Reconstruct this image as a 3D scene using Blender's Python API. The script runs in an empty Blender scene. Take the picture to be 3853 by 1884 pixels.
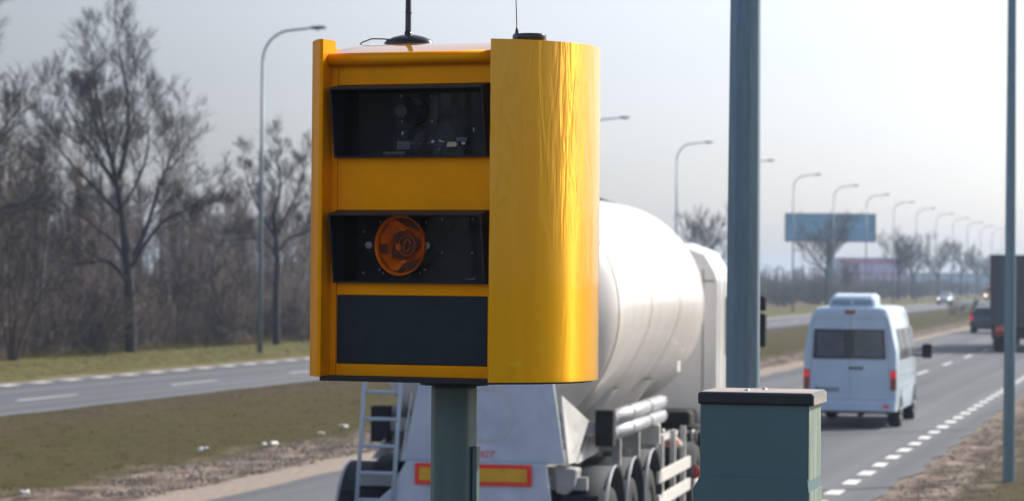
import bpy, math, random
import numpy as np
from mathutils import Vector, Matrix, noise

# ------------------------------------------------------------------ camera, sky, sun, exposure
SC = bpy.context.scene
C = SC.collection
PI = math.pi
rad = math.radians
H = rad(13.85)                       # heading of the road, clockwise from the viewing direction

cam = bpy.data.cameras.new('camera')
cam.sensor_width = 36; cam.lens = 95.7; cam.clip_start = .1; cam.clip_end = 6000
cam.dof.use_dof = True; cam.dof.focus_distance = 8.45; cam.dof.aperture_fstop = 6.6
camo = bpy.data.objects.new('camera', cam); C.objects.link(camo)
camo.matrix_world = Matrix.Translation((0, 0, 3)) @ Matrix.Rotation(rad(90.53), 4, 'X') @ Matrix.Rotation(rad(.5), 4, 'Z')
SC.camera = camo

SUN_AZ = rad(55); SUN_EL = rad(37)   # azimuth from +y towards +x
W = bpy.data.worlds.new('World'); SC.world = W; W.use_nodes = True
nt = W.node_tree; nt.nodes.clear()
sky = nt.nodes.new('ShaderNodeTexSky'); sky.sky_type = 'NISHITA'; sky.sun_disc = False
sky.sun_elevation = SUN_EL; sky.sun_rotation = SUN_AZ
sky.air_density = 1.0; sky.dust_density = 1.6; sky.ozone_density = 2.5; sky.altitude = 100
bg = nt.nodes.new('ShaderNodeBackground'); bg.inputs[1].default_value = .15
out = nt.nodes.new('ShaderNodeOutputWorld')
hs = nt.nodes.new('ShaderNodeHueSaturation'); hs.inputs['Saturation'].default_value = .42
tn = nt.nodes.new('ShaderNodeMix'); tn.data_type = 'RGBA'; tn.blend_type = 'MULTIPLY'; tn.inputs[0].default_value = 1; tn.inputs[7].default_value = (.985, .97, 1.025, 1)
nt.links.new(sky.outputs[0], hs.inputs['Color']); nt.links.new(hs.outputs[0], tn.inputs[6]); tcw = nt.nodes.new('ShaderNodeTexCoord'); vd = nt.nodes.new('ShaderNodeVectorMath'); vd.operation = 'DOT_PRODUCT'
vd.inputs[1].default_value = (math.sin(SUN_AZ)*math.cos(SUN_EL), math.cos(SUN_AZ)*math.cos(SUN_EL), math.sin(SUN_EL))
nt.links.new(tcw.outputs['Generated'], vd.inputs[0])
cw = nt.nodes.new('ShaderNodeValToRGB'); ce = cw.color_ramp.elements   # added sky scaling by sun angle: dim ring, bluish fill light behind, brighter sunward
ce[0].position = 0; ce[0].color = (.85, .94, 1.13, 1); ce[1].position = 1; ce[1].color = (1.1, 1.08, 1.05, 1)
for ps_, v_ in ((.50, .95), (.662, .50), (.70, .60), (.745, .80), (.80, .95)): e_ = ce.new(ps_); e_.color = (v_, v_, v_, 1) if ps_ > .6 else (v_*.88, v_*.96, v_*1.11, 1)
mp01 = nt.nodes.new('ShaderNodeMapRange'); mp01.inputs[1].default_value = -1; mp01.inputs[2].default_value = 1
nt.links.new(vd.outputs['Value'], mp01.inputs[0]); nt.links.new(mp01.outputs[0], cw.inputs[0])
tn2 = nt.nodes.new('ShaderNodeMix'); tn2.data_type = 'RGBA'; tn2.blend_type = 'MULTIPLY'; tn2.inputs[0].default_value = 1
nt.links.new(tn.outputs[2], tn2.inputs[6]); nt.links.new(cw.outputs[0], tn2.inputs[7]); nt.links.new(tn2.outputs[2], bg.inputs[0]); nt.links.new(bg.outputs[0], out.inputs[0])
sl = bpy.data.lights.new('sun', 'SUN'); sl.energy = 4.8; sl.angle = rad(.6); sl.color = (1, .93, .82)
so = bpy.data.objects.new('sun', sl); C.objects.link(so)
sd = Vector((math.sin(SUN_AZ)*math.cos(SUN_EL), math.cos(SUN_AZ)*math.cos(SUN_EL), math.sin(SUN_EL)))
so.rotation_euler = sd.to_track_quat('Z', 'Y').to_euler(); so.location = (20, 10, 30)
SC.view_settings.view_transform = 'Standard'; SC.view_settings.look = 'None'
SC.view_settings.exposure = 0.3; SC.view_settings.gamma = 1
SC.render.engine = 'CYCLES'
SC.cycles.max_bounces = 6; SC.cycles.diffuse_bounces = 3; SC.cycles.glossy_bounces = 3
SC.cycles.transparent_max_bounces = 12; SC.cycles.volume_bounces = 0
SC.cycles.caustics_reflective = False; SC.cycles.caustics_refractive = False
SC.cycles.use_denoising = True

# ------------------------------------------------------------------ helpers
def tag(o, label=None, cat=None, group=None, kind=None):
    if label: o['label'] = label
    if cat: o['category'] = cat
    if group: o['group'] = group
    if kind: o['kind'] = kind
    return o
def empty(name, loc=(0, 0, 0), rz=0, label=None, cat=None, group=None):
    o = bpy.data.objects.new(name, None); o.empty_display_size = .2
    C.objects.link(o); o.location = loc; o.rotation_euler = (0, 0, rz)
    return tag(o, label, cat, group)
def road(s, t, z=0):                 # s along the road, t to its right, measured from the camera's foot point
    return Vector((s*math.sin(H)+t*math.cos(H), s*math.cos(H)-t*math.sin(H), z))

class MB:                            # gathers shapes, then becomes one mesh object
    def __init__(s): s.v = []; s.f = []; s.m = []; s.sm = []
    def add(s, vs, fs, mi=0, smooth=False):
        b = len(s.v); s.v.extend(tuple(p) for p in vs)
        for f in fs: s.f.append(tuple(b+i for i in f)); s.m.append(mi); s.sm.append(smooth)
        return s
    def box(s, x0, x1, y0, y1, z0, z1, mi=0, M=None):
        vs = [Vector(p) for p in ((x0,y0,z0),(x1,y0,z0),(x1,y1,z0),(x0,y1,z0),(x0,y0,z1),(x1,y0,z1),(x1,y1,z1),(x0,y1,z1))]
        if M: vs = [M @ p for p in vs]
        return s.add(vs, [(0,3,2,1),(4,5,6,7),(0,1,5,4),(1,2,6,5),(2,3,7,6),(3,0,4,7)], mi)
    def prism(s, poly, axis, a, b, mi=0, smooth=False):      # poly in the two other axes, in xyz order
        n = len(poly)
        def P(p, k):
            return (k, p[0], p[1]) if axis == 'x' else (p[0], k, p[1]) if axis == 'y' else (p[0], p[1], k)
        vs = [P(p, a) for p in poly]+[P(p, b) for p in poly]
        s.add(vs, [tuple(range(n))[::-1], tuple(range(n, 2*n))], mi)
        return s.add(vs, [(i, (i+1) % n, n+(i+1) % n, n+i) for i in range(n)], mi, smooth)
    def tube(s, pts, rs, n=8, mi=0, caps=True, smooth=True):
        pts = [Vector(p) for p in pts]; k = len(pts)
        if not hasattr(rs, '__len__'): rs = [rs]*k
        vs = []; fs = []; u = None
        for i, p in enumerate(pts):
            d = (pts[min(i+1, k-1)]-pts[max(i-1, 0)]).normalized()
            if u is None:
                u = d.orthogonal().normalized()
            else:
                u = u-d*u.dot(d)
                u = u.normalized() if u.length > 1e-6 else d.orthogonal().normalized()
            w = d.cross(u)
            for j in range(n):
                a = 2*PI*j/n
                vs.append(p+(u*math.cos(a)+w*math.sin(a))*rs[i])
        for i in range(k-1):
            for j in range(n):
                a = i*n+j; b = i*n+(j+1) % n
                fs.append((a, b, b+n, a+n))
        s.add(vs, fs, mi, smooth)
        if caps: s.add(vs, [tuple(range(n))[::-1], tuple(range((k-1)*n, k*n))], mi)
        return s
    def lathe(s, prof, o=(0, 0, 0), axis='z', n=32, mi=0, smooth=True, a0=0, a1=2*PI):   # prof: (radius, height)
        o = Vector(o); full = abs(a1-a0-2*PI) < 1e-6; m = n if full else n+1
        vs = []
        for r, h in prof:
            for j in range(m):
                a = a0+(a1-a0)*j/n; c, q = math.cos(a)*r, math.sin(a)*r
                vs.append(o+Vector((c, q, h) if axis == 'z' else (h, c, q) if axis == 'x' else (c, h, q)))
        fs = []
        for i in range(len(prof)-1):
            for j in range(m if full else m-1):
                a = i*m+j; b = i*m+(j+1) % m
                fs.append((a, b, b+m, a+m))
        return s.add(vs, fs, mi, smooth)
    def loft(s, rings, mi=0, smooth=True, caps=True):
        n = len(rings[0]); vs = [p for r in rings for p in r]; fs = []
        for i in range(len(rings)-1):
            for j in range(n):
                a = i*n+j; b = i*n+(j+1) % n
                fs.append((a, b, b+n, a+n))
        s.add(vs, fs, mi, smooth)
        if caps: s.add(vs, [tuple(range(n))[::-1], tuple(range((len(rings)-1)*n, len(rings)*n))], mi)
        return s
    def build(s, name, mats, parent=None, bevel=0, label=None, fix=True, auto=None):
        me = bpy.data.meshes.new(name); me.from_pydata(s.v, [], s.f)
        if not isinstance(mats, (list, tuple)): mats = [mats]
        for m in mats: me.materials.append(m)
        me.polygons.foreach_set('material_index', s.m)
        me.polygons.foreach_set('use_smooth', s.sm)
        me.update()
        if fix:
            import bmesh
            bm = bmesh.new(); bm.from_mesh(me)
            bmesh.ops.remove_doubles(bm, verts=bm.verts, dist=1e-5)
            bmesh.ops.recalc_face_normals(bm, faces=bm.faces)
            bm.to_mesh(me); bm.free()
        if auto: me.set_sharp_from_angle(angle=rad(auto))
        o = bpy.data.objects.new(name, me); C.objects.link(o)
        if parent: o.parent = parent
        if bevel:
            b = o.modifiers.new('bevel', 'BEVEL'); b.width = bevel; b.segments = 2; b.limit_method = 'ANGLE'; b.angle_limit = rad(40)
        if label: o['label'] = label
        return o
def copy_tree(o, parent=None):
    c = o.copy(); C.objects.link(c); c.parent = parent
    for ch in list(o.children): copy_tree(ch, c)
    return c
def text_mesh(name, txt, size, mat, parent, M, depth=.001, shear=0):
    cu = bpy.data.curves.new(name, 'FONT'); cu.body = txt; cu.size = size; cu.extrude = depth; cu.shear = shear
    cu.align_x = 'CENTER'; cu.align_y = 'CENTER'
    t = bpy.data.objects.new(name+'_curve', cu); C.objects.link(t)
    dg = bpy.context.evaluated_depsgraph_get()
    me = bpy.data.meshes.new_from_object(t.evaluated_get(dg)); me.name = name
    bpy.data.objects.remove(t); bpy.data.curves.remove(cu)
    me.materials.clear(); me.materials.append(mat)
    o = bpy.data.objects.new(name, me); C.objects.link(o); o.parent = parent; o.matrix_local = M
    return o

# ------------------------------------------------------------------ materials
def mat(name, col, rough=.6, metal=0, coat=0, spec=.5, emit=None, es=0, var=0, vscale=5, bump=0, bscale=60, stretch=(1, 1, 1), coat_rough=.05, col2=None, rvar=0):
    m = bpy.data.materials.new(name); m.use_nodes = True
    n = m.node_tree.nodes; l = m.node_tree.links; p = n['Principled BSDF']
    p.inputs['Base Color'].default_value = (*col, 1); p.inputs['Roughness'].default_value = rough
    p.inputs['Metallic'].default_value = metal; p.inputs['Coat Weight'].default_value = coat
    p.inputs['Coat Roughness'].default_value = coat_rough
    p.inputs['Specular IOR Level'].default_value = spec
    if emit: p.inputs['Emission Color'].default_value = (*emit, 1); p.inputs['Emission Strength'].default_value = es
    if var or col2 or bump or rvar:
        tc = n.new('ShaderNodeTexCoord'); mp = n.new('ShaderNodeMapping'); mp.inputs['Scale'].default_value = stretch
        l.new(tc.outputs['Object'], mp.inputs[0])
    if var or col2 or rvar:
        no = n.new('ShaderNodeTexNoise'); no.inputs['Scale'].default_value = vscale; no.inputs['Detail'].default_value = 6; no.inputs['Roughness'].default_value = .65
        l.new(mp.outputs[0], no.inputs[0])
        cr = n.new('ShaderNodeValToRGB'); cr.color_ramp.elements[0].position = .32; cr.color_ramp.elements[1].position = .68
        a = tuple(c*(1-var) for c in col) if not col2 else col
        b = tuple(min(1, c*(1+var)) for c in col) if not col2 else col2
        cr.color_ramp.elements[0].color = (*a, 1); cr.color_ramp.elements[1].color = (*b, 1)
        l.new(no.outputs[0], cr.inputs[0])
        if var or col2: l.new(cr.outputs[0], p.inputs['Base Color'])
        if rvar:
            mr = n.new('ShaderNodeMapRange'); mr.inputs[3].default_value = max(0, rough-rvar); mr.inputs[4].default_value = rough+rvar
            l.new(no.outputs[0], mr.inputs[0]); l.new(mr.outputs[0], p.inputs['Roughness'])
    if bump:
        nb = n.new('ShaderNodeTexNoise'); nb.inputs['Scale'].default_value = bscale; nb.inputs['Detail'].default_value = 3
        bp = n.new('ShaderNodeBump'); bp.inputs['Strength'].default_value = bump; bp.inputs['Distance'].default_value = .01
        l.new(mp.outputs[0], nb.inputs[0]); l.new(nb.outputs[0], bp.inputs['Height']); l.new(bp.outputs[0], p.inputs['Normal'])
    return m

YEL = (.95, .36, .0005)
M_yellow = mat('yellow_paint', YEL, .45, .40, .03, .06, var=.05, vscale=9, bump=.05, bscale=180, coat_rough=.12)
M_dark = mat('dark_panel', (.024, .033, .042), .75, 0, 0, .3, bump=.15, bscale=400, var=.12, vscale=12)
M_hood = mat('black_hood', (.012, .014, .018), .55, 0, 0, .4, bump=.1, bscale=300, var=.2, vscale=20)
M_inner = mat('inner_black', (.006, .007, .008), .8, var=.2)
M_black = mat('black_plastic', (.008, .010, .014), .28, 0, .3, .5, var=.2, vscale=30)
M_rubber = mat('rubber', (.018, .019, .021), .85, var=.25, vscale=9)
M_polegreen = mat('green_grey_pole_paint', (.088, .150, .142), .45, .1, .2, .5, var=.12, vscale=6, stretch=(3, 3, .5), bump=.05, bscale=90, coat_rough=.25)
M_cabinet = mat('cabinet_paint', (.082, .165, .175), .55, 0, .1, .5, var=.07, vscale=4, bump=.05, bscale=300, coat_rough=.3)
M_cabcap = mat('cabinet_cap', (.011, .016, .023), .38, 0, .15, .5, var=.3, vscale=8, bump=.08, bscale=200)
M_galv = mat('galvanised_steel', (.15, .225, .265), .42, .35, 0, .5, var=.14, vscale=6, stretch=(6, 6, .6))
M_lamp = mat('lamp_steel', (.15, .21, .25), .5, .3, var=.12, vscale=2)
M_lamphead = mat('lamp_head', (.045, .06, .08), .45, 0, .2, var=.2)
M_lens = mat('lamp_glass', (.4, .42, .44), .15, 0, 0, .5, var=.1)
M_chrome = mat('bright_metal', (.6, .62, .65), .22, 1, var=.1, vscale=40)
M_white = mat('white_paint', (.78, .77, .75), .3, 0, .5, .5, var=.05, vscale=2.5, stretch=(1, 1, .25), rvar=.06)
M_tank = mat('tank_paint', (.67, .64, .595), .36, 0, .3, .5, var=.09, vscale=1.8, stretch=(.4, 2.6, .35), rvar=.08)
M_tankdirt = mat('truck_frame_paint', (.46, .46, .45), .5, 0, .1, .5, col2=(.66, .65, .62), vscale=3, bump=.05, bscale=30)
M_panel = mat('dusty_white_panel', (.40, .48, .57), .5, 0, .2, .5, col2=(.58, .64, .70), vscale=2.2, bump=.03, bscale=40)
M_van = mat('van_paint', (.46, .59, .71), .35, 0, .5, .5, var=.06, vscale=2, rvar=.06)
M_glassdark = mat('dark_glass', (.010, .020, .034), .12, 0, .3, .6, var=.5, vscale=2.5)
M_red = mat('red_lens', (.50, .012, .012), .25, 0, .5, var=.1)
M_redlit = mat('lit_red_lamp', (.7, .01, .01), .3, emit=(1, .03, .04), es=.25, var=.05)
M_reddark = mat('dark_red_lens', (.22, .02, .015), .3, 0, .5, col2=(.35, .07, .02), vscale=12)
M_orange = mat('orange_lens', (.8, .18, .02), .3, 0, .4, var=.1)
M_mred = mat('marker_red', (.85, .035, .015), .4, var=.08)
M_myel = mat('marker_yellow', (.70, .38, .008), .4, var=.12)
M_headlit = mat('lit_headlamp', (1, .95, .8), .3, emit=(1, .93, .75), es=5, var=.02)
M_headlit2 = mat('lit_headlamp_dim', (1, .8, .6), .3, emit=(1, .68, .5), es=5, var=.02)
M_silver = mat('silver_tube', (.46, .48, .50), .33, .25, .2, .5, var=.12, vscale=6)
M_greyp = mat('grey_steel', (.33, .33, .32), .55, .1, var=.2, vscale=4)
M_darkbody = mat('dark_blue_body', (.012, .030, .048), .4, 0, .5, var=.2, vscale=2)
M_tarp = mat('dark_tarpaulin', (.045, .055, .065), .6, 0, .1, .4, col2=(.085, .095, .11), vscale=2, stretch=(5, 5, .2), bump=.2, bscale=3)
M_carblue = mat('car_paint_grey_green', (.26, .33, .37), .35, .2, .5, var=.08)
M_yellowcab = mat('orange_cab_paint', (.62, .32, .12), .45, 0, .2, var=.1)
M_billboard = mat('billboard_print', (.055, .25, .42), .55, col2=(.13, .37, .54), vscale=.28, stretch=(1, 1, 1.6))
M_post = mat('billboard_post', (.07, .12, .17), .6, var=.1)
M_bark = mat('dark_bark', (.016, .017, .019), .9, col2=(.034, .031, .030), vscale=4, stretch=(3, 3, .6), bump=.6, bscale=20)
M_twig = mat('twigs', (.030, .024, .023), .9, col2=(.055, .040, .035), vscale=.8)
M_woodtwig = mat('wood_twigs', (.10, .080, .076), .9, col2=(.19, .145, .13), vscale=.5)
M_birch = mat('birch_bark', (.34, .31, .31), .8, col2=(.13, .115, .11), vscale=3, stretch=(1, 1, 4))
M_shrub = mat('shrub_stems', (.060, .045, .042), .9, col2=(.11, .075, .06), vscale=2)
M_litter = mat('white_litter', (.75, .78, .80), .4, var=.1, vscale=30)
M_paint = mat('road_marking_paint', (.68, .68, .67), .7, var=.2, vscale=5)
M_pinkwall = mat('mauve_wall', (.50, .42, .62), .7, var=.08, vscale=.3)
M_redwall = mat('raspberry_band', (.52, .14, .34), .7, var=.1, vscale=.3)
M_palewall = mat('pale_blue_wall', (.42, .55, .66), .7, var=.08, vscale=.4)
M_litterleaf = mat('leaf_litter', (.13, .10, .07), .95, col2=(.33, .26, .20), vscale=7)

def streaked_yellow():               # reflective film wrapped round the housing: fine ribs and hanging ripples
    m = mat('yellow_reflective_film', (.84, .40, .002), .31, .50, .75, .12, coat_rough=.025)
    n = m.node_tree.nodes; l = m.node_tree.links; p = n['Principled BSDF']
    tc = n.new('ShaderNodeTexCoord')
    mp = n.new('ShaderNodeMapping'); mp.inputs['Scale'].default_value = (27, 27, 3.4)
    l.new(tc.outputs['Object'], mp.inputs[0])
    a = n.new('ShaderNodeTexNoise'); a.inputs['Scale'].default_value = 1.0; a.inputs['Detail'].default_value = 3; a.inputs['Roughness'].default_value = .55; a.inputs['Distortion'].default_value = .9
    l.new(mp.outputs[0], a.inputs[0])
    mp2 = n.new('ShaderNodeMapping'); mp2.inputs['Scale'].default_value = (60, 60, 1.2)
    l.new(tc.outputs['Object'], mp2.inputs[0])
    b = n.new('ShaderNodeTexNoise'); b.inputs['Scale'].default_value = 1.0; b.inputs['Detail'].default_value = 2
    l.new(mp2.outputs[0], b.inputs[0])
    sp = n.new('ShaderNodeSeparateXYZ'); l.new(tc.outputs['Object'], sp.inputs[0])
    up = n.new('ShaderNodeMapRange'); up.inputs[1].default_value = .38; up.inputs[2].default_value = .62; up.inputs[3].default_value = .12; up.inputs[4].default_value = .72; l.new(sp.outputs[2], up.inputs[0])
    b1 = n.new('ShaderNodeBump'); b1.inputs['Distance'].default_value = .006
    l.new(up.outputs[0], b1.inputs['Strength']); l.new(a.outputs[0], b1.inputs['Height'])
    b2 = n.new('ShaderNodeBump'); b2.inputs['Strength'].default_value = .2; b2.inputs['Distance'].default_value = .0012
    l.new(b.outputs[0], b2.inputs['Height']); l.new(b1.outputs[0], b2.inputs['Normal'])
    l.new(b2.outputs[0], p.inputs['Normal']); l.new(b1.outputs[0], p.inputs['Coat Normal'])
    tg = n.new('ShaderNodeTangent'); tg.direction_type = 'RADIAL'; tg.axis = 'Z'; l.new(tg.outputs[0], p.inputs['Tangent'])
    p.inputs['Anisotropic'].default_value = .96; p.inputs['Anisotropic Rotation'].default_value = .25
    cr = n.new('ShaderNodeValToRGB'); cr.color_ramp.elements[0].color = (.90, .41, .0005, 1); cr.color_ramp.elements[1].color = (.98, .49, .001, 1)
    l.new(a.outputs[0], cr.inputs[0]); l.new(cr.outputs[0], p.inputs['Base Color'])
    return m
M_film = streaked_yellow()

def thin_glass(name, tint=(.9, .92, .92), k=1.0):
    m = bpy.data.materials.new(name); m.use_nodes = True
    n = m.node_tree.nodes; l = m.node_tree.links; n.clear()
    o = n.new('ShaderNodeOutputMaterial'); mx = n.new('ShaderNodeMixShader'); t = n.new('ShaderNodeBsdfTransparent'); g = n.new('ShaderNodeBsdfGlossy')
    f = n.new('ShaderNodeFresnel'); f.inputs[0].default_value = 1.5
    mu = n.new('ShaderNodeMath'); mu.operation = 'MULTIPLY'; mu.inputs[1].default_value = k
    t.inputs[0].default_value = (*tint, 1); g.inputs['Roughness'].default_value = .01
    l.new(f.outputs[0], mu.inputs[0]); l.new(mu.outputs[0], mx.inputs[0]); l.new(t.outputs[0], mx.inputs[1]); l.new(g.outputs[0], mx.inputs[2]); l.new(mx.outputs[0], o.inputs[0])
    return m
M_pane = thin_glass('window_pane', tint=(.95, .95, .95), k=.22)

def amber_mat():
    m = mat('amber_reflector', (1.0, .19, .0005), .2, .2, .03, .03)
    n = m.node_tree.nodes; l = m.node_tree.links; p = n['Principled BSDF']
    tc = n.new('ShaderNodeTexCoord'); v = n.new('ShaderNodeTexVoronoi'); v.inputs['Scale'].default_value = 26
    b = n.new('ShaderNodeBump'); b.inputs['Strength'].default_value = .3; b.inputs['Distance'].default_value = .002
    l.new(tc.outputs['Object'], v.inputs[0]); l.new(v.outputs['Distance'], b.inputs['Height']); l.new(b.outputs[0], p.inputs['Normal'])
    return m
M_amber = amber_mat()
M_glint = mat('amber_glint', (1, .42, .03), .15, .2, .5)  # paler amber for glints painted as fixed patches
M_amberdark = mat('painted_amber_shade', (.13, .022, .002), .35, 0, .15, .2, var=.3, vscale=30)  # facet shade put into the colour of the dark patches

def asphalt():
    m = mat('asphalt', (.13, .13, .135), .78, spec=.35)
    n = m.node_tree.nodes; l = m.node_tree.links; p = n['Principled BSDF']
    tc = n.new('ShaderNodeTexCoord')
    def ns(scale, st, det=5):
        mp = n.new('ShaderNodeMapping'); mp.inputs['Scale'].default_value = st; l.new(tc.outputs['Object'], mp.inputs[0])
        a = n.new('ShaderNodeTexNoise'); a.inputs['Scale'].default_value = scale; a.inputs['Detail'].default_value = det; l.new(mp.outputs[0], a.inputs[0]); return a
    big = ns(1, (.9, .03, 1)); fine = ns(14, (1, 1, 1), 4); tr = ns(1, (1.6, .006, 1), 2)
    mx = n.new('ShaderNodeMath'); mx.operation = 'ADD'; l.new(big.outputs[0], mx.inputs[0]); l.new(tr.outputs[0], mx.inputs[1])
    m2 = n.new('ShaderNodeMath'); m2.operation = 'MULTIPLY_ADD'; l.new(fine.outputs[0], m2.inputs[0]); m2.inputs[1].default_value = .5; l.new(mx.outputs[0], m2.inputs[2])
    cr = n.new('ShaderNodeValToRGB'); e = cr.color_ramp.elements
    mr = n.new('ShaderNodeMapRange'); mr.inputs[1].default_value = .85; mr.inputs[2].default_value = 1.65; l.new(m2.outputs[0], mr.inputs[0])
    e[0].color = (.060, .066, .076, 1); e[1].color = (.158, .164, .176, 1)
    l.new(mr.outputs[0], cr.inputs[0]); l.new(cr.outputs[0], p.inputs['Base Color'])
    b = n.new('ShaderNodeBump'); b.inputs['Strength'].default_value = .4; b.inputs['Distance'].default_value = .01
    l.new(fine.outputs[0], b.inputs['Height']); l.new(b.outputs[0], p.inputs['Normal'])
    return m
M_asphalt = asphalt()

def ground_mat():                    # object x is the distance to the right of the camera across the road, y along the road
    m = mat('verge_ground', (.1, .1, .05), .95, spec=.05)
    n = m.node_tree.nodes; l = m.node_tree.links; p = n['Principled BSDF']
    tc = n.new('ShaderNodeTexCoord'); sp = n.new('ShaderNodeSeparateXYZ'); l.new(tc.outputs['Object'], sp.inputs[0])
    def ns(scale, st=(1, 1, 1), det=6, rg=.6):
        mp = n.new('ShaderNodeMapping'); mp.inputs['Scale'].default_value = st; l.new(tc.outputs['Object'], mp.inputs[0])
        a = n.new('ShaderNodeTexNoise'); a.inputs['Scale'].default_value = scale; a.inputs['Detail'].default_value = det; a.inputs['Roughness'].default_value = rg
        l.new(mp.outputs[0], a.inputs[0]); return a.outputs[0]
    def ramp(x, stops):
        cr = n.new('ShaderNodeValToRGB'); e = cr.color_ramp.elements
        while len(e) < len(stops): e.new(.5)
        for q, (ps, c) in zip(e, stops): q.position = ps; q.color = (*c, 1)
        l.new(x, cr.inputs[0]); return cr.outputs[0]
    def mix(f, a, b):
        x = n.new('ShaderNodeMix'); x.data_type = 'RGBA'; l.new(f, x.inputs[0]); l.new(a, x.inputs[6]); l.new(b, x.inputs[7]); return x.outputs[2]
    def math2(op, a, b):
        x = n.new('ShaderNodeMath'); x.operation = op
        for i, q in enumerate((a, b)):
            if isinstance(q, (int, float)): x.inputs[i].default_value = q
            else: l.new(q, x.inputs[i])
        return x.outputs[0]
    wob = math2('MULTIPLY', math2('SUBTRACT', ns(.9, (1, .35, 1), 7, .7), .5), 1.9)
    T = math2('ADD', sp.outputs[0], wob)
    def band(lo, hi, soft):          # 1 inside lo..hi
        a = n.new('ShaderNodeMapRange'); a.inputs[1].default_value = lo-soft; a.inputs[2].default_value = lo+soft; l.new(T, a.inputs[0])
        b = n.new('ShaderNodeMapRange'); b.inputs[1].default_value = hi+soft; b.inputs[2].default_value = hi-soft; l.new(T, b.inputs[0])
        return math2('MULTIPLY', a.outputs[0], b.outputs[0])
    patch = ns(1.1, (1, .35, 1), 9, .72); fine = ns(9, (1, 1, 1), 5, .75); mid = ns(2.3, (1, .4, 1), 8, .72)
    g1 = ramp(patch, [(.34, (.050, .036, .020)), (.46, (.088, .072, .029)), (.56, (.060, .062, .016)), (.70, (.110, .094, .038))])
    g2 = ramp(fine, [(.32, (.024, .020, .009)), (.5, (.056, .047, .020)), (.68, (.105, .086, .040))])
    half = n.new('ShaderNodeValue'); half.outputs[0].default_value = .45
    base = mix(half.outputs[0], g1, g2)
    brown = ramp(mid, [(.35, (.045, .033, .023)), (.65, (.11, .080, .052))])
    base = mix(math2('MULTIPLY', band(-38.0, -30.4, .5), .75), base, ramp(mid, [(.35, (.095, .085, .035)), (.65, (.175, .18, .062))]))
    base = mix(math2('MULTIPLY', band(-23.6, -21.2, .8), .75), base, brown)
    base = mix(math2('MULTIPLY', band(-3.4, 60, .7), .8), base, ramp(mid, [(.33, (.060, .046, .030)), (.5, (.082, .066, .040)), (.7, (.074, .074, .032))]))
    wood = ramp(mid, [(.3, (.07, .05, .035)), (.7, (.21, .15, .095))])
    base = mix(band(-90, -38.2, .8), base, wood)
    strip = ramp(mid, [(.38, (.05, .038, .030)), (.50, (.13, .10, .08)), (.64, (.34, .28, .23))])
    base = mix(band(-15.1, -12.2, .5), base, strip)
    base = mix(band(-4.3, -2.9, .45), base, strip)
    sand = ramp(fine, [(.3, (.22, .185, .155)), (.7, (.36, .305, .26))])
    X = sp.outputs[0]
    def sband(lo, hi, soft):
        w2 = math2('ADD', X, math2('MULTIPLY', math2('SUBTRACT', mid, .5), .7))
        a = n.new('ShaderNodeMapRange'); a.inputs[1].default_value = lo-soft; a.inputs[2].default_value = lo+soft; l.new(w2, a.inputs[0])
        b = n.new('ShaderNodeMapRange'); b.inputs[1].default_value = hi+soft; b.inputs[2].default_value = hi-soft; l.new(w2, b.inputs[0])
        return math2('MULTIPLY', a.outputs[0], b.outputs[0])
    base = mix(sband(-13.35, -12.2, .12), base, sand)
    base = mix(sband(-30.75, -30.2, .15), base, sand)
    base = mix(math2('MULTIPLY', sband(-4.3, -3.9, .2), .6), base, sand)
    l.new(base, p.inputs['Base Color'])
    b = n.new('ShaderNodeBump'); b.inputs['Strength'].default_value = .3; b.inputs['Distance'].default_value = .035
    l.new(mid, b.inputs['Height']); l.new(b.outputs[0], p.inputs['Normal'])
    return m
M_ground = ground_mat()
M_grass = mat('dry_grass', (.060, .060, .017), .9, col2=(.125, .10, .042), vscale=2.2, spec=.1)
_n = M_grass.node_tree.nodes; _l = M_grass.node_tree.links          # thin blades let the light through
_t = _n.new('ShaderNodeBsdfTranslucent'); _m = _n.new('ShaderNodeMixShader'); _m.inputs[0].default_value = .5
_c = _n['Principled BSDF'].inputs['Base Color'].links[0].from_socket
_l.new(_c, _t.inputs[0]); _l.new(_n['Principled BSDF'].outputs[0], _m.inputs[1]); _l.new(_t.outputs[0], _m.inputs[2]); _l.new(_m.outputs[0], _n['Material Output'].inputs[0])
M_stone = mat('pebbles_and_leaves', (.10, .08, .063), .9, col2=(.36, .31, .26), vscale=9, spec=.2)

# ------------------------------------------------------------------ ground, carriageways, markings
def ss(x): x = min(1, max(0, x)); return x*x*(3-2*x)
def ground_z(t, s):
    z = 1.3*ss((t+3.7)/2.3)*(1-ss((s-9)/12))
    return z
def relief(t, s):
    e = min(abs(t+4.0), abs(t+12.5), abs(t+23.7), abs(t+30.2))
    if -12.5 < t < -4.0 or -30.2 < t < -23.7: return -.03
    k = min(1, e/1.2)*(.35 if t > -4 else 1)
    return -.012+k*(.05+.07*noise.noise(Vector((t*.6, s*.35, 0)))+.035*noise.noise(Vector((t*2.1, s*1.3, 5))))
ts = [-900, -500, -250, -150, -110, -90]+list(np.arange(-80, -38, 2.0))+list(np.arange(-38, -30.2, .6))+[-30.2, -27, -23.7]+list(np.arange(-23.2, -12.6, .42))+[-12.5, -8.2, -4.0]+list(np.arange(-3.7, 4, .4))+[5, 7, 10, 15, 25, 45, 90, 180, 400, 900]
sv = [-300, -120, -60, -30]+list(np.arange(-16, 38, 2.0))+list(np.arange(38, 75, .6))+list(np.arange(75, 140, 1.4))+list(np.arange(140, 300, 5.))+[320, 350, 400, 480, 600, 800, 1100, 1500, 2200]
vs = []; fs = []
for s_ in sv:
    for t_ in ts: vs.append((t_, s_, ground_z(t_, s_)+relief(t_, s_)))
nt_ = len(ts)
for i in range(len(sv)-1):
    for j in range(nt_-1):
        a = i*nt_+j; fs.append((a, a+1, a+1+nt_, a+nt_))
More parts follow.
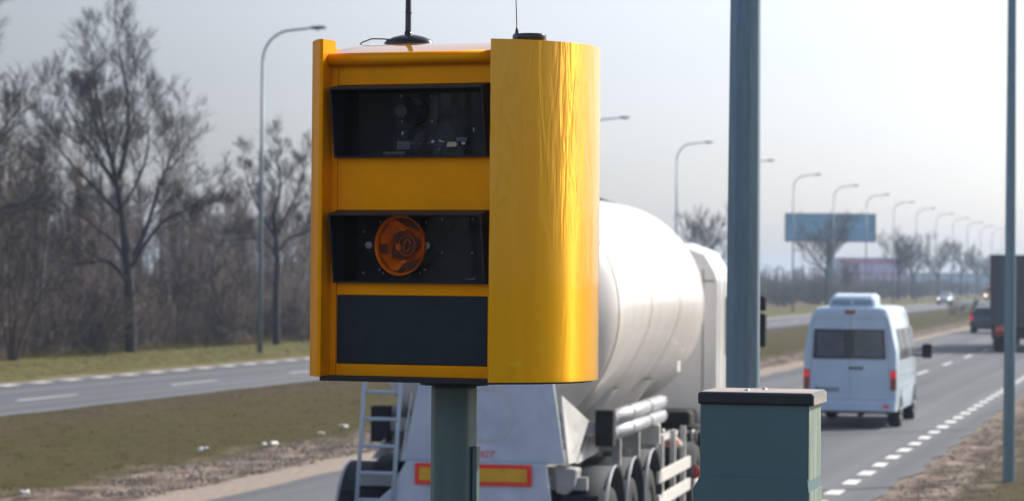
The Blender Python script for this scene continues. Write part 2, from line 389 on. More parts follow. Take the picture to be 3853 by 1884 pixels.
g = MB().add(vs, fs, 0, True).build('ground', M_ground, fix=False); g.rotation_euler.z = -H; tag(g, kind='structure')

def strip(name, t0, t1, s0, s1, z, mt, ds=1.0, jit=.07, seed=1):
    rg = random.Random(seed); n_ = int((s1-s0)/ds); vs = []; fs = []
    for i in range(n_+1):
        s_ = s0+(s1-s0)*(i/n_)
        j = jit if s_ < 200 else 0
        ja = j*noise.noise(Vector((s_*.9, seed, 0)))+j*.5*rg.uniform(-1, 1); jb = j*noise.noise(Vector((s_*.8, seed+9, 0)))+j*.5*rg.uniform(-1, 1)
        vs += [(t0+ja, s_, z), (t1+jb, s_, z)]
        if i: k = 2*i; fs.append((k-2, k-1, k+1, k))
    o = MB().add(vs, fs).build(name, mt, fix=False); o.rotation_euler.z = -H; return tag(o, kind='structure')
strip('road', -12.5, -4.02, -60, 1500, .006, M_asphalt, 1.0, .14, 3)
strip('road', -30.25, -23.7, -60, 1500, .006, M_asphalt, 1.0, .10, 7)
def dashes(t, w, s0, s1, on, period, seed, name='road_marking'):
    rg = random.Random(seed); mb = MB(); s_ = s0
    while s_ < s1:
        q = [(t-w/2, s_), (t+w/2, s_), (t+w/2, s_+on), (t-w/2, s_+on)]
        mb.add([(x+rg.uniform(-.012, .012), y+rg.uniform(-.03, .03), .012) for x, y in q], [(0, 1, 2, 3)])
        s_ += period
    o = mb.build(name, M_paint, fix=False); o.rotation_euler.z = -H; tag(o, kind='structure')
dashes(-4.72, .21, 20.05, 330, .90, 1.965, 1)
dashes(-8.12, .13, 9.6, 400, 3.6, 9.6, 2)
dashes(-29.95, .36, 40.4, 330, 1.0, 2.12, 3)
dashes(-26.2, .13, 9.0, 500, 3.6, 9.9, 4)

def blades(name, regions, mt, seed, kind, label, cat):
    rg = np.random.default_rng(seed); P = []
    for (t0, t1, s0, s1, dens, hgt) in regions:
        n_ = int((t1-t0)*(s1-s0)*dens)
        t_ = rg.uniform(t0, t1, n_); s_ = s0+(s1-s0)*rg.random(n_)**1.25
        h_ = hgt*rg.uniform(.4, 1.3, n_); P.append(np.stack([t_, s_, h_], 1))
    P = np.concatenate(P); n_ = len(P); K = 3
    P = np.repeat(P, K, 0); N_ = len(P)
    P[:, :2] += rg.normal(0, .05, (N_, 2)); a = rg.uniform(0, 2*PI, N_); w = .006+.008*rg.random(N_)
    z = np.array([ground_z(x, y)+relief(x, y) for x, y in P[:, :2]]) if N_ < 400000 else np.zeros(N_)
    dx, dy = np.cos(a)*w, np.sin(a)*w; lx, ly = rg.normal(0, .5, N_)*P[:, 2], rg.normal(0, .5, N_)*P[:, 2]
    V = np.empty((N_, 3, 3)); V[:, 0] = np.stack([P[:, 0]-dx, P[:, 1]-dy, z-.01], 1); V[:, 1] = np.stack([P[:, 0]+dx, P[:, 1]+dy, z-.01], 1)
    V[:, 2] = np.stack([P[:, 0]+lx, P[:, 1]+ly, z+P[:, 2]], 1)
    me = bpy.data.meshes.new(name); me.vertices.add(N_*3); me.vertices.foreach_set('co', V.ravel())
    me.loops.add(N_*3); me.loops.foreach_set('vertex_index', np.arange(N_*3)); me.polygons.add(N_)
    me.polygons.foreach_set('loop_start', np.arange(N_)*3); me.polygons.foreach_set('loop_total', np.full(N_, 3)); me.update(calc_edges=True)
    me.materials.append(mt); o = bpy.data.objects.new(name, me); C.objects.link(o); o.rotation_euler.z = -H
    return tag(o, label, cat, kind=kind)
blades('grass', [(-23.2, -14.8, 30, 110, 14, .03), (-3.1, 3.5, 36, 60, 12, .04), (-37.6, -31.2, 60, 135, 9, .06), (-40, -37.4, 60, 125, 20, .32)], M_grass, 5, 'stuff', 'short dry olive grass of the median and the verges', 'grass')
def pebbles(regions, seed):
    rg = random.Random(seed); mb = MB()
    for (t0, t1, s0, s1, n_) in regions:
        for _ in range(n_):
            t_, s_ = rg.uniform(t0, t1), s0+(s1-s0)*rg.random()**1.2; r = rg.uniform(.015, .055); z = ground_z(t_, s_)+relief(t_, s_)
            a = rg.uniform(0, 6.3); q = [(t_+math.cos(a+k*PI/2)*r*rg.uniform(.6, 1.2), s_+math.sin(a+k*PI/2)*r*rg.uniform(.6, 1.2), z-.01) for k in range(4)]
            mb.add(q+[(t_, s_, z+r*rg.uniform(.4, .9))], [(0, 1, 4), (1, 2, 4), (2, 3, 4), (3, 0, 4)])
    o = mb.build('gravel', M_stone, fix=False); o.rotation_euler.z = -H
    return tag(o, 'pale pebbles and dry leaves strewn along the road edges', 'gravel', kind='stuff')
pebbles([(-15.0, -13.3, 34, 75, 5200), (-4.0, -2.9, 36, 60, 500)], 8)

# ------------------------------------------------------------------ bare trees
def rot_about(d, ang, az):
    u = d.orthogonal().normalized(); w = d.cross(u)
    return (d*math.cos(ang)+(u*math.cos(az)+w*math.sin(az))*math.sin(ang)).normalized()
def branch(rg, T, B, p, d, L, r, lev, maxlev, trop=.12, wob=.085, kids=(5, 5, 4, 4, 3), ang=(.35, .85), lr=(.55, .84), rmin=.006, keep=None):
    steps = 5 if lev < 2 else 3
    pts = [p.copy()]; rs = [r]; ds = [d.copy()]
    for i in range(steps):
        d = (d+Vector((rg.gauss(0, wob), rg.gauss(0, wob), rg.gauss(0, wob)))+Vector((0, 0, trop))).normalized()
        p = p+d*(L/steps); pts.append(p.copy()); ds.append(d.copy()); rs.append(max(rmin*.6, r*(1-.72*(i+1)/steps)))
    (T if r > .035 else B).tube(pts, rs, 6 if r > .08 else (4 if r > .03 else 3), caps=False)
    if lev >= maxlev: return
    nk = kids[min(lev, len(kids)-1)]
    for k in range(nk):
        f = .28+.72*(k+rg.random()*.8)/nk; f = min(f, .98)
        x = f*steps; i = min(int(x), steps-1); q = pts[i].lerp(pts[i+1], x-i)
        rr = max(rmin, (rs[i]+(rs[i+1]-rs[i])*(x-i))*rg.uniform(.5, .72))
        branch(rg, T, B, q, rot_about(ds[i+1], rg.uniform(*ang), rg.uniform(0, 2*PI)), L*rg.uniform(*lr)*(1.12-.45*f), rr, lev+1, maxlev, trop, wob, kids, ang, lr, rmin)
def tree_thing(name, loc, label, cat, group, limbs, mats, seed, maxlev=4, rz=0, **kw):
    """limbs: list of (points, radius at start, radius at end, kids, twig length)"""
    rg = random.Random(seed); T, B = MB(), MB()
    for pts, r0, r1, nk, tl, start in limbs:
        pts = [Vector(q) for q in pts]; n_ = len(pts)
        # smooth the limb with catmull-rom
        sm = []
        for i in range(n_-1):
            a, b, c, d_ = pts[max(i-1, 0)], pts[i], pts[i+1], pts[min(i+2, n_-1)]
            for k in range(3):
                x = k/3; sm.append(.5*((2*b)+(c-a)*x+(2*a-5*b+4*c-d_)*x*x+(3*b-a-3*c+d_)*x**3))
        sm.append(pts[-1]); m = len(sm)
        rs = [r0+(r1-r0)*(i/(m-1)) for i in range(m)]
        T.tube(sm, rs, 8, caps=True)
        for k in range(nk):
            f = start+(1-start)*(k+rg.random())/nk; x = f*(m-1); i = min(int(x), m-2)
            q = sm[i].lerp(sm[i+1], x-i); d = (sm[i+1]-sm[i]).normalized()
            branch(rg, T, B, q, rot_about(d, rg.uniform(.45, 1.0), rg.uniform(0, 2*PI)), tl*rg.uniform(.6, 1.1)*(1.1-.35*f), max(.012, rs[i]*rg.uniform(.35, .6)), 1, maxlev, **kw)
        d = (sm[-1]-sm[-2]).normalized()
        branch(rg, T, B, sm[-1], d, tl*.8, r1, 1, maxlev, **kw)
    o = empty(name, loc, rz, label, cat, group)
    T.build('trunk', mats[0], o, fix=False); B.build('crown', mats[1], o, fix=False)
    return o

def auto_limbs(rg, h, spread, fork=.3, r=.2, n_=6, tl=2.0):
    top = Vector((rg.uniform(-.4, .4), rg.uniform(-.4, .4), h*.72))
    L = [([(0, 0, 0), (rg.uniform(-.1, .1), 0, h*fork), (top.x*.6, top.y*.6, h*.5), top], r, r*.25, 9, tl, .4)]
    for k in range(n_):
        a = 2*PI*k/n_+rg.uniform(-.4, .4); z0 = h*(fork+.25*k/n_); R_ = spread*rg.uniform(.6, 1)
        L.append(([(0, 0, z0), (math.cos(a)*R_*.4, math.sin(a)*R_*.4, z0+h*.13), (math.cos(a)*R_*.75, math.sin(a)*R_*.75, z0+h*.3)], r*.45, r*.14, 6, tl*.9, .25))
    return L
# the tall tree on the far verge (x to the right, z up; measured against its height of 13 m)
S_ = .0146
def P_(px, py, y=0): return ((px-328)*S_, y, (890-py)*S_)
limbs = [
 ([P_(328,890), P_(326,780), P_(320,690), P_(312,600)], .24, .17, 0, 1, .9),
 ([P_(312,600), P_(300,520,.1), P_(285,430), P_(262,340,.2), P_(240,250,.1), P_(225,160)], .15, .04, 14, 2.3, .3),
 ([P_(285,430), P_(310,350,-.2), P_(318,260,-.3), P_(310,170,-.2), P_(290,80,0)], .10, .03, 13, 2.2, .2),
 ([P_(318,650), P_(345,600,.3), P_(372,530,.2), P_(392,450,.4), P_(420,380,.3), P_(440,320)], .11, .03, 12, 2.0, .25),
 ([P_(330,655), P_(370,590,-.3), P_(420,530,-.4), P_(480,500,-.6), P_(520,470,-.5)], .09, .025, 10, 1.6, .3),
 ([P_(318,700), P_(290,660,-.2), P_(255,640,-.2), P_(200,650,-.3), P_(110,640,0)], .10, .025, 10, 1.5, .4),
 ([P_(314,640), P_(280,590,.2), P_(240,560,.3), P_(200,530,.5), P_(160,500,.4)], .09, .025, 10, 1.6, .35),
 ([P_(300,520), P_(250,470,.4), P_(200,420,.5), P_(150,370,.5), P_(110,320,.3)], .09, .025, 13, 1.9, .25),
 ([P_(285,430), P_(230,350,-.5), P_(180,270,-.6), P_(150,210,-.3)], .07, .02, 12, 1.8, .2),
 ([P_(300,500), P_(340,420,.5), P_(360,330,1.0), P_(350,240,1.2)], .07, .02, 10, 1.8, .2),
 ([P_(300,500), P_(290,400,-1.0), P_(250,300,-1.6), P_(230,200,-1.5)], .07, .02, 10, 1.8, .2),
]
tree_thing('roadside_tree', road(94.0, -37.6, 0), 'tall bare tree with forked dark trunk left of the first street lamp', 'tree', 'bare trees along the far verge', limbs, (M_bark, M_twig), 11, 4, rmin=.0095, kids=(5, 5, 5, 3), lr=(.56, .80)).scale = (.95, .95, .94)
def Q_(px, py, y=0): return ((px-695)*.0167, y, (868-py)*.0167)
limbs2 = [
 ([Q_(695,868), Q_(692,760), Q_(694,660), Q_(690,600)], .17, .11, 0, 1, .9),
 ([Q_(690,600), Q_(685,540), Q_(700,470), Q_(690,400)], .10, .03, 10, 1.6, .2),
 ([Q_(694,640), Q_(720,600,.3), Q_(760,585,.4), Q_(790,560,.2)], .07, .02, 9, 1.3, .3),
 ([Q_(692,650), Q_(670,610,-.3), Q_(630,600,-.2), Q_(585,605,0)], .06, .02, 9, 1.3, .3),
 ([Q_(690,600), Q_(720,530,.2), Q_(745,470,.4), Q_(760,420)], .06, .02, 9, 1.5, .25),
 ([Q_(690,600), Q_(655,540,-.2), Q_(625,480,.1), Q_(610,430)], .06, .02, 9, 1.4, .25),
]
tree_thing('roadside_tree', road(108.6, -36.9), 'smaller bare tree with slim trunk just right of the first street lamp', 'tree', 'bare trees along the far verge', [(a_, b_, c_, max(d_-3, 1) if d_ > 1 else 0, e_*.85, f_) for a_, b_, c_, d_, e_, f_ in limbs2], (M_bark, M_twig), 21, 4, rmin=.0095, kids=(5, 6, 5, 3))
# a neighbour outside the left edge whose crown reaches into the picture
rg = random.Random(31)
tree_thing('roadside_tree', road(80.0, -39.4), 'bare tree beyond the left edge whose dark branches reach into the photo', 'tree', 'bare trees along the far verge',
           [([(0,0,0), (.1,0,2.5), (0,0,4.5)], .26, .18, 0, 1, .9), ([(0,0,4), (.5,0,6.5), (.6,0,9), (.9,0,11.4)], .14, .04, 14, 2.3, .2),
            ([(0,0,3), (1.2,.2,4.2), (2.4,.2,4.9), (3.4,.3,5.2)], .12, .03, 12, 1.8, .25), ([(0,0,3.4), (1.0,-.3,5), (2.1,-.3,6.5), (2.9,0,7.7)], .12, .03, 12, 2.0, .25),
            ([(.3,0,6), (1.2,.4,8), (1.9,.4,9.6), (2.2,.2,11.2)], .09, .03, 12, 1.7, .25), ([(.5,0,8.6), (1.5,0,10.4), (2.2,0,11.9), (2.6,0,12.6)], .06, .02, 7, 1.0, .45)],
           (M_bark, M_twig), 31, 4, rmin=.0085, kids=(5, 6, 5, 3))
# trees further along the verge, read off one after another
protoL = [auto_limbs(random.Random(50+k), 8.6, 2.9, .30, .17, 7, 1.9) for k in range(3)]
protos = []
far_trees = [(217, -37.5, 8.9/8.6, 'bare tree above the white lorry cab beside the thick lamp pole'),
    (300, -38.2, 1.2, 'bare tree standing in front of the blue billboard'),
    (330, -39.5, .62, 'thin small bare tree in front of the mauve building left end'),
    (376, -38.0, 1.15, 'bare tree with curved trunk in front of the mauve building'),
    (402, -38.5, 1.15, 'bare tree with dense crown at the right end of the mauve building'),
    (446, -38.5, 1.1, 'hazy bare tree above and right of the oncoming car'),
    (492, -38.5, 1.2, 'hazy bare tree with straight trunk before the pale low building'),
    (530, -38.5, 1.0, 'far hazy bare tree nearest the dark lorry trailer'),
    (566, -38.5, 1.0, 'farthest hazy bare tree half hidden by the dark lorry trailer')]
for i, (s_, t_, k_, lb) in enumerate(far_trees):
    if i < 3:
        o = tree_thing('roadside_tree', road(s_, t_), lb, 'tree', 'bare trees along the far verge', protoL[i], (M_bark, M_twig), 60+i, 3, rmin=.012 if i == 0 else .016, kids=(5, 6, 5, 4)); protos.append(o)
    else:
        o = copy_tree(protos[i % 3]); o.location = road(s_, t_); o['label'] = lb
    o.rotation_euler.z = i*1.7; o.scale = (k_, k_, k_)

# ------------------------------------------------------------------ the wood behind the far verge
def np_mesh(mb):
    V = np.array([tuple(v) for v in mb.v]); F = np.array(mb.f); return V, F, np.array(mb.m)
def wood_variant(seed, h, kind='tree'):
    rg = random.Random(seed); m = MB()
    if kind == 'tree':
        lean = Vector((rg.uniform(-.6, .6), rg.uniform(-.4, .4), h))
        pts = [Vector((0, 0, 0)), lean*.35+Vector((rg.uniform(-.15, .15), 0, 0)), lean*.7, lean]; r0 = rg.uniform(.05, .11)
        m.tube(pts, [r0, r0*.75, r0*.45, .02], 5, mi=1 if rg.random() < .45 else 0, caps=False)
        for k in range(30):
            f = .15+.85*rg.random(); q = lean*f; L = (1.15-.75*f)*rg.uniform(.9, 2.4)
            d = Vector((rg.gauss(0, 1), rg.gauss(0, 1), rg.uniform(1.0, 2.6))).normalized()
            e = q+d*L; m.tube([q, q+d*L*.5+Vector((0, 0, -.05)), e], [.030, .023, .015], 3, caps=False)
            for j in range(7):
                g_ = rg.uniform(.25, 1); a = q+d*L*g_; dd = (d+Vector((rg.gauss(0, .6), rg.gauss(0, .6), rg.gauss(.2, .4)))).normalized()
                m.tube([a, a+dd*rg.uniform(.3, .95)], [.017, .011], 3, caps=False)
    else:
        for k in range(26):
            d = Vector((rg.gauss(0, .5), rg.gauss(0, .5), rg.uniform(.7, 1.4))).normalized(); L = h*rg.uniform(.6, 1.1)
            q = Vector((rg.gauss(0, .35), rg.gauss(0, .35), 0)); b = q+d*L*.5; e = b+(d+Vector((0, 0, .3))).normalized()*L*.5
            m.tube([q, b, e], [.026, .021, .014], 3, caps=False)
            for j in range(9):
                a = q.lerp(b, rg.random()) if rg.random() < .4 else b.lerp(e, rg.random()); dd = (d+Vector((rg.gauss(0, .6), rg.gauss(0, .6), rg.gauss(.1, .4)))).normalized()
                m.tube([a, a+dd*rg.uniform(.25, .8)], [.017, .011], 3, caps=False)
    return np_mesh(m)
TV = [wood_variant(100+i, 9.0) for i in range(7)]; SV = [wood_variant(200+i, 2.6, 'shrub') for i in range(5)]
def wood(name, places, mats, label, rotz=True):
    Vs, Fs, Ms = [], [], []; b = 0
    for (x, y, z, k, a, var) in places:
        V, F, M_ = var; c, s_ = math.cos(a), math.sin(a)
        R_ = np.array([[c, s_, 0], [-s_, c, 0], [0, 0, 1]]); W_ = (V*k)@R_+np.array([x, y, z])
        Vs.append(W_); Fs.append(F+b); Ms.append(M_); b += len(V)
    V = np.concatenate(Vs); F = np.concatenate(Fs); M_ = np.concatenate(Ms); n_ = len(F)
    me = bpy.data.meshes.new(name); me.vertices.add(len(V)); me.vertices.foreach_set('co', V.astype(np.float32).ravel())
    me.loops.add(n_*4); me.loops.foreach_set('vertex_index', F.ravel().astype(np.int32)); me.polygons.add(n_)
    me.polygons.foreach_set('loop_start', (np.arange(n_)*4).astype(np.int32)); me.polygons.foreach_set('loop_total', np.full(n_, 4, np.int32))
    for m in mats: me.materials.append(m)
    me.polygons.foreach_set('material_index', M_.astype(np.int32)); me.update(calc_edges=True)
    o = bpy.data.objects.new(name, me); C.objects.link(o)
    if rotz: o.rotation_euler.z = -H
    return tag(o, label, 'woodland', kind='stuff')
rg = random.Random(77); places = []
def hk(s_): return 1.16-.42*ss((s_-74)/34)
for i in range(620):
    t_ = -39.8-32*rg.random()**1.3; s_ = rg.uniform(60, 182)
    places.append((t_, s_, 0, hk(s_)*rg.uniform(.72, 1.08), rg.uniform(0, 6.3), rg.choice(TV)))
for i in range(520):
    t_ = -38.6-22*rg.random()**1.5; s_ = rg.uniform(60, 185)
    places.append((t_, s_, 0, rg.uniform(.5, 1.25), rg.uniform(0, 6.3), rg.choice(SV)))
wood('woodland', places, [M_woodtwig, M_birch], 'dense leafless brown woodland behind the far carriageway')
places = []
for i in range(620):
    s_ = rg.uniform(250, 900); t_ = -43-60*rg.random()
    places.append((t_, s_, 0, rg.uniform(.38, .58)*(1 if s_ > 430 else .9), rg.uniform(0, 6.3), rg.choice(TV)))
for i in range(420):
    s_ = rg.uniform(240, 800); t_ = -40.5-25*rg.random()
    places.append((t_, s_, 0, rg.uniform(.8, 1.3), rg.uniform(0, 6.3), rg.choice(SV)))
M_farwood = mat('far_twigs', (.07, .065, .07), .9, col2=(.12, .11, .11), vscale=.3)
wood('distant_woodland', places, [M_farwood, M_farwood], 'low dark hazy woodland on the horizon right of the thick lamp pole')
# trees behind the photographer, seen only as reflections in the windows and the glossy film
places = []
for i in range(420):
    if i < 190: a = rg.uniform(rad(196), rad(280)); R_ = rg.uniform(30, 55); k_ = rg.uniform(.75, 1.2); z_ = .8
    else: a = rg.uniform(rad(38), rad(190)); R_ = rg.uniform(70, 100); k_ = rg.uniform(.5, .95); z_ = 0
    places.append((math.sin(a)*R_, math.cos(a)*R_, z_, k_, rg.uniform(0, 6.3), rg.choice(TV)))
wood('woodland_behind_camera', places, [M_farwood, M_farwood], 'bare trees opposite that show only as reflections in the yellow speed camera', False)

# birches one can tell apart in front of the wood, stump shrubs at the left
birch = [(73.5, -39.6, 7.5, 'pale birch trunk leaning at the left edge of the photo'), (86.5, -39.2, 8, 'pale slim birch trunk left of the tall forked tree'),
         (89.8, -39.4, 7, 'pale birch trunk just left of the tall forked tree trunk'), (104.2, -40.0, 9, 'tallest pale birch trunk midway between tall tree and first lamp'), (106.5, -41, 7, 'thin pale birch trunk left of the first street lamp')]
for i, (s_, t_, h_, lb) in enumerate(birch):
    rg2 = random.Random(300+i); ln = rg2.uniform(-.35, .35)
    tree_thing('birch_tree', road(s_, t_), lb, 'tree', 'birch trunks at the edge of the wood',
        [([(0, 0, 0), (ln*.3, 0, h_*.35), (ln*.9, 0, h_*.7), (ln, 0, h_)], .075, .02, 14, 1.1, .35)], (M_birch, M_woodtwig), 310+i, 2, rmin=.009, kids=(4, 5, 4))
def shrub(s_, t_, stems, label, seed):
    rg2 = random.Random(seed); L = []
    for (dx, hh, r) in stems:
        L.append(([(dx*.08, 0, 0), (dx*.35, rg2.uniform(-.1, .1), hh*.4), (dx*.8, rg2.uniform(-.3, .3), hh*.75), (dx, 0, hh)], r, .02, 9, 1.0, .4))
    tree_thing('multi_stem_shrub', road(s_, t_), label, 'shrub', 'leafless shrubs at the edge of the wood', L, (M_shrub, M_twig), seed, 3, rmin=.009, kids=(4, 5, 4))
shrub(83.5, -37.6, [(-.9, 3.6, .05), (-.25, 4.2, .055), (.5, 3.9, .05), (1.6, 3.7, .06), (.15, 3.4, .04)], 'bushy leafless shrub with fanning dark stems near the left edge', 401)
shrub(78.6, -37.6, [(-1.0, 3.2, .045), (-.3, 3.0, .04), (.3, 2.6, .04)], 'leafless shrub with stems leaning left at the left edge', 402)
shrub(101.5, -38.6, [(0, 2.6, .06), (.5, 2.5, .03), (-.5, 2.3, .03)], 'small dark leafless shrub midway between tall tree and first lamp', 403)
shrub(106.6, -38.3, [(-1.2, 2.8, .04), (-.7, 3.0, .04), (.4, 2.6, .03)], 'leafless shrub leaning left just before the first street lamp', 404)
shrub(226, -17.6, [(-.9, .5, .03), (0, .6, .03), (.9, .55, .03), (1.4, .4, .03)], 'low dark bush on the median left of the dark lorry trailer', 405)

# ------------------------------------------------------------------ street lamps
def lamp_pole_parts(o, hh, r0, r1, arm, rise, bend):
    pm = MB().tube([(0, 0, -.1), (0, 0, hh*.45), (0, 0, hh)], [r0, (r0+r1)/2, r1], 16)
    pm.build('pole', M_lamp, o)
    MB().box(-.012, .012, -r0-.012, -r0+.02, .8, 1.3).build('access_door', M_lamp, o)
    pts = [(0, 0, hh-.05)]
    for k in range(9):
        a = PI/2*k/8; pts.append((bend*(1-math.cos(a)), 0, hh+rise*math.sin(a)))
    pts.append((arm, 0, hh+rise+.05))
    MB().tube(pts, .042, 10).build('arm', M_lamp, o)
    prof = [(0, .0), (.35, .10), (.7, .115), (.92, .08), (1.0, .02)]
    rings = []
    for f, w in prof:
        x = arm-.05+.78*f; z = hh+rise+.05
        rings.append([(x, math.cos(2*PI*j/12)*(w+.02), z+.02+math.sin(2*PI*j/12)*(w*.55+.02)*(1 if math.sin(2*PI*j/12) > 0 else .7)) for j in range(12)])
    hd = MB().loft(rings).build('lamp_head', M_lamphead, o)
    MB().lathe([(.0, -.09), (.07, -.075), (.09, -.04)], (arm+.38, 0, hh+rise+.06), 'z', 14).build('lamp_glass', M_lens, hd)
def street_lamp(s_, t_, label, src=None):
    if src is None:
        o = empty('street_lamp', road(s_, t_), -H, label, 'street lamp', 'curved-arm street lamps along the far carriageway')
        lamp_pole_parts(o, 10.95, .095, .052, 1.75, 1.12, 1.15)
    else:
        o = copy_tree(src); o.location = road(s_, t_); o['label'] = label
    return o
lab = ['tall curved-arm street lamp between the bare trees and the yellow speed camera',
 None,
 'street lamp with only its head showing just right of the yellow speed camera',
 'curved-arm street lamp rising above the white tanker',
 'street lamp with only its head showing right of the thick lamp pole',
 'street lamp in front of the left end of the blue billboard',
 'street lamp in front of the middle of the blue billboard',
 'street lamp in front of the right end of the blue billboard',
 'first street lamp right of the blue billboard',
 'second street lamp right of the blue billboard', 'third street lamp right of the blue billboard', 'fourth street lamp right of the blue billboard',
 'fifth street lamp right of the blue billboard, left of the dark trailer', 'sixth street lamp right of the blue billboard', 'seventh street lamp right of the blue billboard, showing above the dark trailer', 'eighth and farthest street lamp right of the blue billboard, above the dark trailer']
src = None
for i, lb in enumerate(lab):
    if lb is None: continue
    o = street_lamp(96.5+28.58*i, -33.45, lb, src)
    if src is None: src = o

def near_pole(name, X, Y, z0, label, r0, r1, hh, cat='lamp pole'):
    o = empty(name, (X, Y, z0), -H, label, cat, 'tall steel poles on the near verge')
    pr = [(r0+(r1-r0)*f, hh*f) for f in (0, .25, .5, .75, 1)]
    n_ = 8; rings = []
    for r, z in pr:
        ring = []
        for j in range(n_):
            a = 2*PI*(j+.5)/n_; ring.append((math.cos(a)*r/math.cos(PI/8)*.98, math.sin(a)*r/math.cos(PI/8)*.98, z-(.15 if z == 0 else 0)))
        rings.append(ring)
    MB().loft(rings, smooth=False).build('pole_shaft', M_galv, o, bevel=.012)
    MB().box(-r0*.5, r0*.5, -r0-.012, -r0+.03, .5, .95).build('access_door', M_galv, o)
    pts = [(0, 0, hh-.05)]+[(-1.1*(1-math.cos(PI/2*k/8)), 0, hh+1.1*math.sin(PI/2*k/8)) for k in range(9)]+[(-1.8, 0, hh+1.15)]
    MB().tube(pts, .04, 10).build('arm', M_galv, o)
    rings = [[(-1.75-.78*f, math.cos(2*PI*j/12)*(w+.02), hh+1.17+math.sin(2*PI*j/12)*(w*.55+.02)) for j in range(12)] for f, w in [(0, 0), (.35, .1), (.7, .115), (.92, .08), (1, .02)]]
    MB().loft(rings).build('lamp_head', M_lamphead, o)
    return o
def cam_xy(u, Y): return u/6850*Y
near_pole('lamp_pole', cam_xy(583, 15.9), 15.9, ground_z(-2.4, 16.6)-.05, 'thick blue-grey steel pole right of the speed camera, behind the green cabinet', .1085, .06, 10.5)
near_pole('lamp_pole', cam_xy(1254, 40.6), 40.6, .03, 'slim blue-grey steel pole standing on the verge at the right edge', .092, .05, 10.8)
near_pole('lamp_pole', 11.25, 55.9, .03, 'steel pole just outside the right edge that throws a shadow over the road', .092, .05, 10.8)

# ------------------------------------------------------------------ speed camera
PSI = rad(20.9); BO = Vector((-.0683, 8.30, 2.680)); BH = 1.042; BW = .611; R0 = .38
box = empty('speed_camera', (BO.x, BO.y, BO.z), -PSI, 'yellow roadside speed camera housing on a green-grey post', 'speed camera')
A0 = rad(26)
def side_profile(mir):
    cx, cy = -R0*math.sin(A0), R0*math.cos(A0); o_ = []; i_ = []
    for k in range(49):
        a = A0+(PI-2*A0)*k/48
        o_.append((cx+R0*math.sin(a), cy-R0*math.cos(a))); i_.append((cx+(R0-.012)*math.sin(a), cy-(R0-.012)*math.cos(a)))
    if mir:                          # flatter side: short bulge, then straight back, with a folded flange in front
        x0 = -.576; a1 = rad(45); ccx, ccy = x0+R0*math.sin(a1), R0*math.cos(a1)
        arc = [(ccx-R0*math.sin(a1+(PI/2-a1)*k/20), ccy-R0*math.cos(a1+(PI/2-a1)*k/20)) for k in range(21)]
        xe = arc[-1][0]
        return [(x0+.004, 0)]+arc+[(xe, .62), (xe+.012, .62), (xe+.012, .30), (-.600, .16), (-.590, .085), (-.560, .085), (-.562, .03), (-.566, .004)]
    return [(-.003, .002), (0, 0)]+o_+i_[::-1][:-3]+[(-.006, .085), (-.012, .085), (-.006, .02)]
MB().prism(side_profile(False), 'z', -.006, BH, smooth=True).build('side_panel', M_film, box, auto=35)
MB().prism(side_profile(True), 'z', .0, BH+.012, smooth=True).build('side_panel', M_yellow, box, auto=35)
# body
f = MB(); FY = .070; XL, XR = -.568, -.008
D0, D1 = .040, .256                # dark panel
H0, H1 = .293, .520                # flash window
G0, G1 = .684, .912                # camera window
OX0, OX1 = -.5405, -.0320
for z0, z1 in ((.004, D0), (D1, H0), (H1, G0), (G1, .985)): f.box(XL, XR, FY, FY+.016, z0, z1)
for z0, z1 in ((D0, D1), (H0, H1), (G0, G1)):
    f.box(XL, OX0, FY, FY+.016, z0, z1); f.box(OX1, XR, FY, FY+.016, z0, z1)
f.box(XL, XR, FY+.25, .64, .004, .985)
f.build('front_plate', M_yellow, box)
MB().box(XL+.002, XL+.026, FY-.006, FY-.0005, .004, .985).build('edge_trim', M_yellow, box)
MB().box(OX0+.001, OX1-.001, FY-.002, FY+.012, D0+.002, D1-.002).build('lower_panel', M_dark, box, bevel=.001)
MB().box(OX0-.004, OX1+.004, FY+.018, FY+.024, D0-.01, D1+.01).build('panel_gap', M_inner, box)
# roof with its rolled front edge
pr = []
for k in range(15):
    q = k/14; pr.append((.075+.56*q, 1.012+.052*math.sin(PI*min(1, q*1.0))))
pr = [(.075, 1.000)]+pr+[(.64, .985), (.075, .985)]
MB().prism(pr, 'x', XL-.002, XR+.004, smooth=True).build('roof', M_roof if False else mat('glossy_yellow_roof', (.80, .36, .01), .16, 0, 1, .8, var=.04, vscale=6, coat_rough=.03), box, auto=30)
seam_o = [(-R0*math.sin(A0)+(R0+.0006)*math.sin(a), R0*math.cos(A0)-(R0+.0006)*math.cos(a)) for a in [A0+(PI-2*A0)*k/48 for k in range(1, 48)]]
seam_i = [(-R0*math.sin(A0)+(R0-.004)*math.sin(a), R0*math.cos(A0)-(R0-.004)*math.cos(a)) for a in [A0+(PI-2*A0)*k/48 for k in range(1, 48)]]
MB().prism(seam_o+seam_i[::-1], 'z', .0, .478, smooth=True).build('film_overlap', M_film, box, auto=35)
MB().tube([(XL-.012, .045, .992), (XR+.004, .045, .992)], .020, 20).build('rolled_edge', M_yellow, box)
MB().box(XL, XR, .045, .080, .985, 1.008).build('roof_lip', M_yellow, box)
MB().prism([(XR+.01, .02), (.0, .01)]+[(-R0*math.sin(A0)+(R0-.02)*math.sin(a), R0*math.cos(A0)-(R0-.02)*math.cos(a)) for a in [A0+(PI-2*A0)*k/24 for k in range(25)]]+[(XR+.01, .66)], 'z', 1.030, 1.0415).build('side_cap', M_yellow, box)
